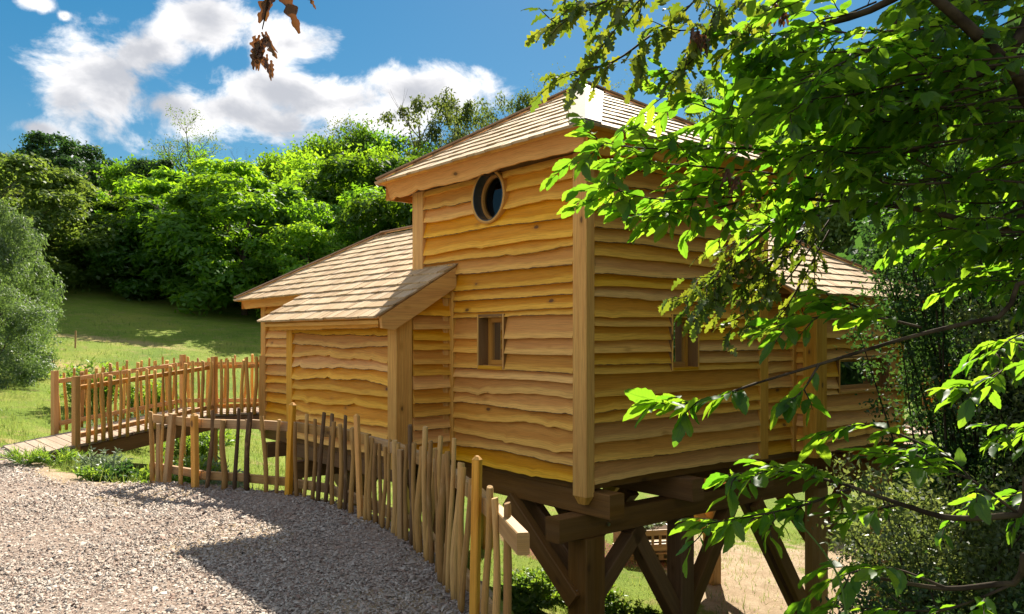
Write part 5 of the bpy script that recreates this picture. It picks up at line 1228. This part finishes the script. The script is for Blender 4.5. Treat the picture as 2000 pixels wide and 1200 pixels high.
class LeafyTree:
    def __init__(s, root, blades, mat, twig):
        s.root, s.blades, s.mat, s.twigmat = root, blades, mat, twig; s.L = []; s.J = Join()
    def limb(s, pts, r0, r1, n=7, sub=4):
        P = smooth_path(pts, sub); m = len(P) - 1
        s.J.add(*tube_data(P, [r0 + (r1 - r0) * i / m for i in range(m + 1)], n, True)); return P
    def leaf(s, p, d, nrm, size, rr):
        d = d.normalized(); x = d.cross(nrm)
        if x.length < .05: x = d.orthogonal()
        x.normalize(); z = x.cross(d)
        M = Matrix(((x.x, d.x, z.x, p.x), (x.y, d.y, z.y, p.y), (x.z, d.z, z.z, p.z), (0, 0, 0, 1))) @ Matrix.Diagonal((size * rr.uniform(.85, 1.2), size, size, 1))
        s.L.append((M, rr.randrange(len(s.blades)), size / max(.6, p.y), p))
    def spray(s, pts, n, size, seed, r0=.006, side=.28, droop=.35, twigs=6, dens=.24):
        """a twig with side twiglets and alternate leaves; tips end in a fan"""
        rr = random.Random(seed); P = s.limb(pts, r0, .0018, 5, 4); m = len(P) - 1; tw = [(P, n)]
        for k in range(twigs):
            i = int(m * (.15 + .8 * (k + rr.random()) / twigs)); i = min(i, m - 1); d = (P[i + 1] - P[i]).normalized()
            sd = d.cross(V3((0, 0, 1))).normalized() * (1 if k % 2 else -1); sd = (sd + V3((0, 0, rr.uniform(-.9, .7)))).normalized(); ln = side * rr.uniform(.5, 1.2)
            q = [P[i]]
            for j in range(3): q.append(q[-1] + (d * rr.uniform(.3, .9) + sd * rr.uniform(.5, 1) + V3((0, 0, -.12 * j))).normalized() * ln / 3)
            Q = s.limb(q, .0032, .0014, 4, 2); tw.append((Q, max(4, int(ln / (size * dens)))))
        for Q, cnt in tw:
            mm = len(Q) - 1
            for j in range(cnt):
                t = (j + .6) / cnt; t = .12 + .88 * t; i = min(int(t * mm), mm - 1); p = Q[i].lerp(Q[i + 1], min(1, t * mm - i)); d = (Q[i + 1] - Q[i]).normalized()
                sd = d.cross(V3((0, 0, 1))); sd = (sd.normalized() if sd.length > .1 else V3((1, 0, 0))) * (1 if j % 2 else -1)
                ang = rr.uniform(.5, 1.15) * (1 - .55 * t); ld = d * math.cos(ang) + sd * math.sin(ang) + V3((rr.uniform(-.4, .4), rr.uniform(-.4, .4), -droop * rr.uniform(.1, 1.6) + rr.uniform(0, .25)))
                nrm = V3((rr.uniform(-.5, .5), rr.uniform(-.15, .95), .8)); s.leaf(p, ld, nrm, size * rr.uniform(.5, 1.0), rr)
    def finish(s, limit=300, name='leaf', restname='foliage'):
        put('branches', s.J.mesh('branches', True), s.twigmat, s.root)
        inside = [(k, e) for k, e in enumerate(s.L) if e[3].y > .5 and abs(e[3].x / e[3].y) < .64 and -.35 < (e[3].z - 1.6) / e[3].y < .43]
        inside.sort(key=lambda q: -q[1][2]); big = {k for k, _ in inside[:limit]}
        me = []
        for v, f, w in s.blades: m = mesh_np(name, v, f, w, smooth=True); m.materials.append(s.mat); me.append(m)
        V, F, U = [], [], []; b = 0
        for k, (M, i, sc, p) in enumerate(s.L):
            if k in big: put(name, me[i], None, s.root, M)
            else:
                v, f, w = s.blades[i]; U.append(w); A = np.array(M); V.append(v @ A[:3, :3].T + A[:3, 3]); F.append(f + b); b += len(v)
        if V:
            m = mesh_np(restname, np.concatenate(V), np.concatenate(F), np.concatenate(U), smooth=True); o = put(restname, m, s.mat, s.root); o['kind'] = 'stuff'

def pp(*a): return [px(x, y, Y) for x, y, Y in a]
def build_chestnut():
    bx, by = 5.0, 3.9; g = gz(bx, by)
    root = thing('chestnut_tree', 'sweet chestnut with long toothed leaves reaching in from the right', 'tree', (bx, by, g))
    t = LeafyTree(root, CHEST, M_CHEST, M_TWIG)
    Tk = [V3((bx + .1, by - .1, g - .2)), V3((bx, by, g + 1.5)), V3((bx - .15, by, g + 3.2)), V3((bx - .3, by + .1, g + 4.8)), V3((bx - .7, by + .1, g + 6.4))]
    P = smooth_path(Tk, 4); put('trunk', mesh_py('trunk', *tube_data(P, [.17 - .012 * i * .6 for i in range(len(P))], 10, True), True), M_BARK, root)
    def tk(h): return V3((bx - .1 - .05 * h, by, g + h))
    # limbs
    t.limb([tk(3.2)] + pp((2120, 300, 3.6), (1990, 150, 3.5), (1900, 62, 3.45), (1830, 0, 3.4), (1740, -70, 3.4)), .038, .018)
    t.limb([tk(3.6)] + pp((2150, 60, 3.8), (1960, 112, 3.8), (1850, 200, 3.85), (1720, 270, 3.95), (1620, 330, 4.05), (1530, 420, 4.1), (1440, 500, 4.15)), .036, .006)
    t.limb([tk(2.6)] + pp((2120, 480, 3.6), (1960, 452, 3.7), (1800, 410, 3.8), (1650, 395, 3.95), (1500, 382, 4.0)), .024, .006)
    t.limb([tk(2.2)] + pp((2130, 600, 3.3), (1950, 620, 3.3), (1780, 658, 3.3), (1600, 712, 3.3), (1480, 748, 3.3)), .014, .0045)
    t.limb([tk(1.2)] + pp((2150, 990, 2.9), (1990, 1005, 2.9), (1860, 1012, 2.9), (1760, 985, 2.95), (1660, 950, 3.0)), .018, .006)
    t.limb([tk(.9)] + pp((2150, 1150, 2.9), (1980, 1140, 2.9), (1850, 1150, 2.9), (1720, 1130, 2.95)), .018, .006)
    t.limb([tk(4.4)] + pp((2150, -120, 3.6), (1900, -80, 3.6), (1700, 20, 3.7), (1560, 60, 3.8)), .035, .01)
    S = t.spray
    # upper bright sprays over the tower corner
    S(pp((1620, 330, 4.05), (1480, 292, 3.9), (1330, 292, 3.75), (1210, 285, 3.65), (1140, 262, 3.6)), 18, .13, 1, twigs=13)
    S(pp((1600, 350, 4.0), (1420, 330, 3.9), (1280, 320, 3.8), (1170, 318, 3.7)), 16, .13, 2, twigs=13)
    S(pp((1500, 382, 4.0), (1380, 388, 3.95), (1270, 388, 3.85), (1180, 362, 3.75)), 16, .13, 3, twigs=13)
    S(pp((1480, 385, 4.0), (1380, 410, 3.95), (1270, 420, 3.9), (1215, 418, 3.85)), 14, .12, 4, twigs=10)
    S(pp((1620, 330, 4.1), (1500, 290, 4.1), (1400, 220, 4.0), (1320, 190, 4.0), (1265, 165, 3.95)), 16, .14, 5, twigs=11)
    S(pp((1720, 270, 4.0), (1600, 220, 4.0), (1480, 225, 4.0), (1400, 240, 4.0)), 13, .135, 6, twigs=9)
    S(pp((1850, 200, 3.9), (1700, 140, 3.9), (1580, 130, 4.0), (1490, 150, 4.0)), 13, .135, 7, twigs=9)
    S(pp((1700, 20, 3.7), (1600, 40, 3.75), (1510, 70, 3.8), (1430, 60, 3.9)), 13, .135, 8, twigs=9)
    S(pp((1560, 60, 3.8), (1490, 110, 3.9), (1440, 180, 3.9), (1420, 230, 3.9)), 11, .13, 9, twigs=6)
    S(pp((1620, 335, 4.1), (1540, 360, 4.1), (1450, 350, 4.0), (1350, 360, 3.9)), 14, .14, 10, twigs=12)
    S(pp((1650, 395, 4.0), (1560, 420, 4.0), (1480, 440, 4.0), (1400, 420, 4.0)), 12, .13, 11, twigs=10)
    # the spray over the right window and the single twig in front of the wall
    S(pp((1800, 640, 3.3), (1720, 622, 3.3), (1640, 618, 3.35), (1560, 625, 3.4), (1485, 650, 3.4)), 14, .14, 12, twigs=7, side=.2)
    S(pp((1700, 610, 3.4), (1640, 588, 3.4), (1590, 585, 3.4)), 8, .13, 13, twigs=3, side=.15)
    S(pp((1480, 748, 3.3), (1400, 775, 3.3), (1330, 790, 3.3), (1275, 786, 3.3)), 16, .16, 14, twigs=5, side=.13)
    S(pp((1600, 712, 3.3), (1570, 760, 3.25), (1548, 780, 3.2)), 9, .14, 15, twigs=2, side=.1)
    # lower sprays across the timber frame
    S(pp((1860, 900, 3.0), (1760, 850, 3.0), (1680, 830, 3.05), (1600, 850, 3.1)), 10, .12, 16, twigs=4, side=.2)
    S(pp((1660, 950, 3.0), (1580, 930, 3.0), (1500, 920, 3.0), (1425, 935, 3.0)), 16, .125, 17, twigs=9, side=.2)
    S(pp((1660, 955, 3.0), (1560, 990, 2.95), (1460, 1010, 2.9), (1370, 1025, 2.9)), 18, .13, 18, twigs=9, side=.16)
    S(pp((1760, 985, 2.95), (1690, 1000, 2.95), (1620, 1005, 2.95)), 7, .115, 19, twigs=3, side=.16)
    S(pp((1850, 1150, 2.9), (1740, 1110, 2.9), (1660, 1120, 2.9), (1610, 1140, 2.9)), 9, .12, 20, twigs=4)
    S(pp((1980, 1140, 2.9), (1850, 1190, 2.85), (1720, 1190, 2.85), (1600, 1185, 2.85)), 9, .12, 21, twigs=5)
    S(pp((1990, 1005, 2.9), (1900, 940, 2.9), (1820, 910, 2.95), (1740, 900, 3.0)), 10, .12, 22, twigs=5)
    # the dark mass at the right, close to the camera
    rr = random.Random(77); k = 100
    for x0, x1, y0, y1, n in ((1560, 2020, -20, 220, 34), (1660, 2080, 180, 400, 28), (1900, 2100, 400, 600, 9), (1960, 2100, 640, 1000, 5)):
        for i in range(n):
            x, y = rr.uniform(x0, x1), rr.uniform(y0, y1); Y = rr.uniform(3.3, 4.6); a = px(x, y, Y); d = V3((-rr.uniform(.3, .8), rr.uniform(-.3, .3), rr.uniform(-.25, .2)))
            S([a - d * .35 + V3((.15, 0, .05)), a, a + d * .35, a + d * .6 + V3((0, 0, -.05))], 12, rr.uniform(.10, .135), k, twigs=7, side=.22); k += 1
    # the upper crown, above the picture, that shades the branches below it
    r = np.random.default_rng(8); nc = 560; Yc = r.uniform(3.9, 8.0, nc); C = np.stack([r.uniform(2.1 + (Yc - 4) * .16, 6.2), Yc, 1.6 + Yc * .47 + r.uniform(.25, 2.6, nc)], 1)
    kk = np.repeat(np.arange(nc), 60); m = len(kk); Pp = C[kk] + r.normal(0, .2, (m, 3)); Pp[:, 2] = np.maximum(Pp[:, 2], 1.6 + Pp[:, 1] * .43); nn = unit(r.normal(0, .6, (m, 3)) + np.array([0, .3, .8])); D = unit(np.cross(nn, r.normal(size=(m, 3))) + np.array([0, 0, -.3]))
    Vv, Ff = leaf_quads(Pp, D, nn, .16 * r.uniform(.7, 1.2, m), .085 * r.uniform(.7, 1.2, m)); q = put('upper_foliage', mesh_np('upper_foliage', Vv, Ff), M_DARK, root); q['kind'] = 'stuff'
    for q in ((2.4, 4.6, 4.6), (3.4, 5.6, 5.2), (4.4, 5.2, 5.4), (3.0, 6.2, 5.6)): t.limb([tk(4.6), tk(4.9).lerp(V3(q), .5) + V3((0, 0, .2)), V3(q)], .05, .012)
    t.finish()
build_chestnut()

def build_oak():
    bx, by = 2.6, -1.6; g = gz(bx, by)
    root = thing('oak_tree', 'oak with small lobed leaves hanging in dark clusters from above', 'tree', (bx, by, g))
    t = LeafyTree(root, OAK, M_OAK, M_TWIG)
    Tk = smooth_path([V3((bx, by, g - .2)), V3((bx, by, g + 2)), V3((bx - .1, by + .3, g + 4)), V3((bx - .2, by + .8, g + 6))], 4)
    put('trunk', mesh_py('trunk', *tube_data(Tk, [.2 - .008 * i for i in range(len(Tk))], 10, True), True), M_BARK, root)
    top = Tk[-1]; t.limb([top, V3((2.2, 1.2, 4.3)), V3((1.9, 2.6, 4.0)), *pp((1620, -130, 3.9), (1450, -70, 3.9), (1300, -45, 3.8))], .09, .02)
    t.limb([top, V3((1.0, 1.0, 4.6)), V3((-.2, 2.0, 4.0)), *pp((720, -140, 2.9), (540, -60, 2.6))], .05, .008)
    t.limb([V3((1.9, 2.6, 4.0)), *pp((1800, -60, 4.1), (1720, 120, 4.4), (1650, 280, 4.6), (1600, 400, 4.7))], .03, .008)
    S = lambda pts, n, size, seed, **k: t.spray(pts, n, size, seed, **{**dict(droop=.55, side=.2, twigs=8, dens=.42), **k})
    for i, q in enumerate([((1330, -50, 3.8), (1250, 0, 3.75), (1200, 60, 3.7), (1160, 110, 3.7)), ((1400, -50, 3.9), (1330, 30, 3.85), (1270, 80, 3.8), (1245, 130, 3.8)), ((1500, -50, 3.9), (1420, 30, 3.9), (1350, 90, 3.85), (1330, 160, 3.85)),
                           ((1250, -40, 3.7), (1170, 10, 3.7), (1110, 35, 3.7), (1070, 55, 3.7)), ((1480, -40, 3.9), (1400, 40, 3.9), (1330, 60, 3.85), (1270, 40, 3.8)), ((1420, -50, 3.8), (1390, 40, 3.8), (1350, 120, 3.8), (1290, 150, 3.8)), ((1300, -40, 3.8), (1230, -10, 3.7), (1150, 10, 3.7), (1100, 0, 3.7)),
                           ((1270, 70, 3.75), (1200, 120, 3.7), (1130, 140, 3.7), (1080, 160, 3.7)), ((1560, -40, 3.9), (1500, 20, 3.9), (1450, 60, 3.9), (1400, 120, 3.9))]):
        S(pp(*q), 9, .105, 700 + i)
    for i, q in enumerate([((1650, 280, 4.6), (1580, 400, 4.6), (1480, 480, 4.55), (1390, 540, 4.5)), ((1600, 400, 4.7), (1520, 500, 4.6), (1430, 570, 4.55), (1340, 600, 4.5)), ((1620, 430, 4.7), (1550, 530, 4.6), (1480, 600, 4.55), (1400, 640, 4.5)), ((1600, 380, 4.6), (1500, 430, 4.6), (1440, 470, 4.55), (1390, 500, 4.5)),
                           ((1580, 450, 4.65), (1500, 540, 4.6), (1420, 540, 4.55), (1330, 545, 4.5)), ((1640, 330, 4.6), (1560, 370, 4.6), (1500, 420, 4.6), (1450, 400, 4.6)), ((1620, 450, 4.6), (1560, 560, 4.6), (1520, 620, 4.55), (1460, 650, 4.5)), ((1540, 500, 4.6), (1450, 520, 4.6), (1360, 570, 4.5), (1310, 590, 4.5)), ((1560, 400, 4.6), (1480, 450, 4.6), (1420, 520, 4.55), (1370, 560, 4.5)), ((1600, 420, 4.65), (1530, 480, 4.6), (1480, 560, 4.6), (1440, 600, 4.55)), ((1560, 480, 4.6), (1470, 500, 4.6), (1400, 580, 4.5), (1350, 625, 4.5))]):
        S(pp(*q), 10, .10, 750 + i, twigs=9, side=.24)
    t.finish()
    d = LeafyTree(root, DRY, M_DRY, M_TWIG); rr = random.Random(5)
    d.limb(pp((540, -60, 2.6), (525, -10, 2.5), (518, 30, 2.5), (512, 58, 2.5)), .004, .0018, 5)
    d.limb(pp((540, -60, 2.6), (560, -30, 2.5), (580, -10, 2.5), (604, 0, 2.5)), .003, .0015, 5)
    def dl(x, y, dx, dy, size): d.leaf(px(x, y, 2.5), V3((dx, rr.uniform(-.3, .3), -dy)), V3((rr.uniform(-.5, .5), -1, .3)), size, rr)
    for a in ((545, -22, -.55, .85, .12), (550, -30, .35, 1, .135), (530, -35, -.2, 1, .11), (600, -14, .3, .6, .05)): dl(*a)
    for k in range(13):
        x = 510 + rr.uniform(-10, 14); y = 62 + rr.uniform(-2, 42); dl(x, y, rr.uniform(-.5, .5), 1, rr.uniform(.05, .085))
    for k in range(4): dl(518 + rr.uniform(-6, 12), 105 + 6 * k, rr.uniform(-.25, .45), 1, .05)
    for x, y in ((1352, 55), (1362, 60), (1375, 68), (1515, 8), (1525, 14), (1420, 330), (1440, 345)): 
        for k in range(3): d.leaf(px(x, y, 3.7), V3((rr.uniform(-.5, .5), 0, -1)), V3((rr.uniform(-.5, .5), -1, .3)), .09, rr)
    d.finish(limit=60, name='dry_leaf', restname='dry_foliage')
build_oak()

# small-leaved shrubs at the right, and the thin grass stem in front of them
def shrub(name, label, cx, cy, cz, rx, ry, rz, n, ls, seed, mat=None):
    r = np.random.default_rng(seed); g = gz(cx, cy); o = thing(name, label, 'shrub', (cx, cy, g)); J = Join(); rr = random.Random(seed); tips = []
    for i in range(46):
        a = rr.uniform(0, 6.28); e = V3((cx + rx * rr.uniform(-1, 1), cy + ry * rr.uniform(-1, 1), cz + rz * rr.uniform(-1, 1))); b = V3((cx + .2 * math.cos(a), cy + .2 * math.sin(a), g - .05))
        if e.z < g + .3: e.z = g + .3
        m = b.lerp(e, .5) + V3((rr.uniform(-.2, .2), rr.uniform(-.2, .2), .35)); P = smooth_path([b, m, e], 5); J.add(*tube_data(P, [.02 - .0016 * k for k in range(len(P))], 5, False)); tips += P[4:]
    put('stems', J.mesh('stems', True), M_TWIG, o)
    k = 150; c = np.stack([cx + rx * r.uniform(-1, 1, k), cy + ry * r.uniform(-1, 1, k), cz + rz * r.uniform(-1, 1, k)], 1); c = np.concatenate([c[np.sum(((c - [cx, cy, cz]) / [rx, ry, rz]) ** 2, 1) < 1.15], np.array([tuple(p) for p in tips])]); k = r.integers(0, len(c), n)
    P = c[k] + r.normal(0, .10, (n, 3)) * [1, 1, .8]; P[:, 2] = np.maximum(P[:, 2], ground_z(P[:, 0], P[:, 1]) + .03)
    d = unit(r.normal(size=(n, 3))); nn = unit(np.cross(d, r.normal(size=(n, 3))) + np.array([0, 0, .5])); V, F = leaf_quads(P, d, nn, ls * r.uniform(.6, 1.3, n), ls * .5 * r.uniform(.7, 1.2, n))
    q = put('foliage', mesh_np('foliage', V, F), mat or M_SMALL, o); return o
shrub('shrub', 'small leaved grey green shrub right of the far window', 5.35, 7.3, 1.2, 1.25, .8, 1.35, 46000, .058, 1)
shrub('shrub', 'small leaved shrub in front of the right wing pillars', 3.55, 6.4, -.35, .95, .6, .85, 34000, .05, 2)
shrub('shrub', 'dark low shrub in the bottom right corner', 3.2, 5.2, -.75, 1.0, .6, .7, 20000, .05, 3, M_DARK)
shrub('shrub', 'tall dark small leaved shrub at the upper right edge', 4.75, 8.2, 2.9, 1.2, .9, 1.75, 48000, .06, 4, M_DARK)
def stem():
    P = smooth_path(pp((1655, 1260, 2.7), (1645, 1150, 2.7), (1610, 1080, 2.7), (1560, 1020, 2.7)), 5); g = gz(P[0].x, P[0].y); P = [V3((P[0].x + .05, P[0].y, g - .02)), V3((P[0].x + .04, P[0].y, (g + P[0].z) / 2))] + P
    o = put('grass_stem', mesh_py('grass_stem', *tube_data(P, [.005 - .00016 * i for i in range(len(P))], 5, True), True), M_WEED); tag(o, 'single tall pale grass stem arching in front of the shrubs', 'grass stem')
stem()
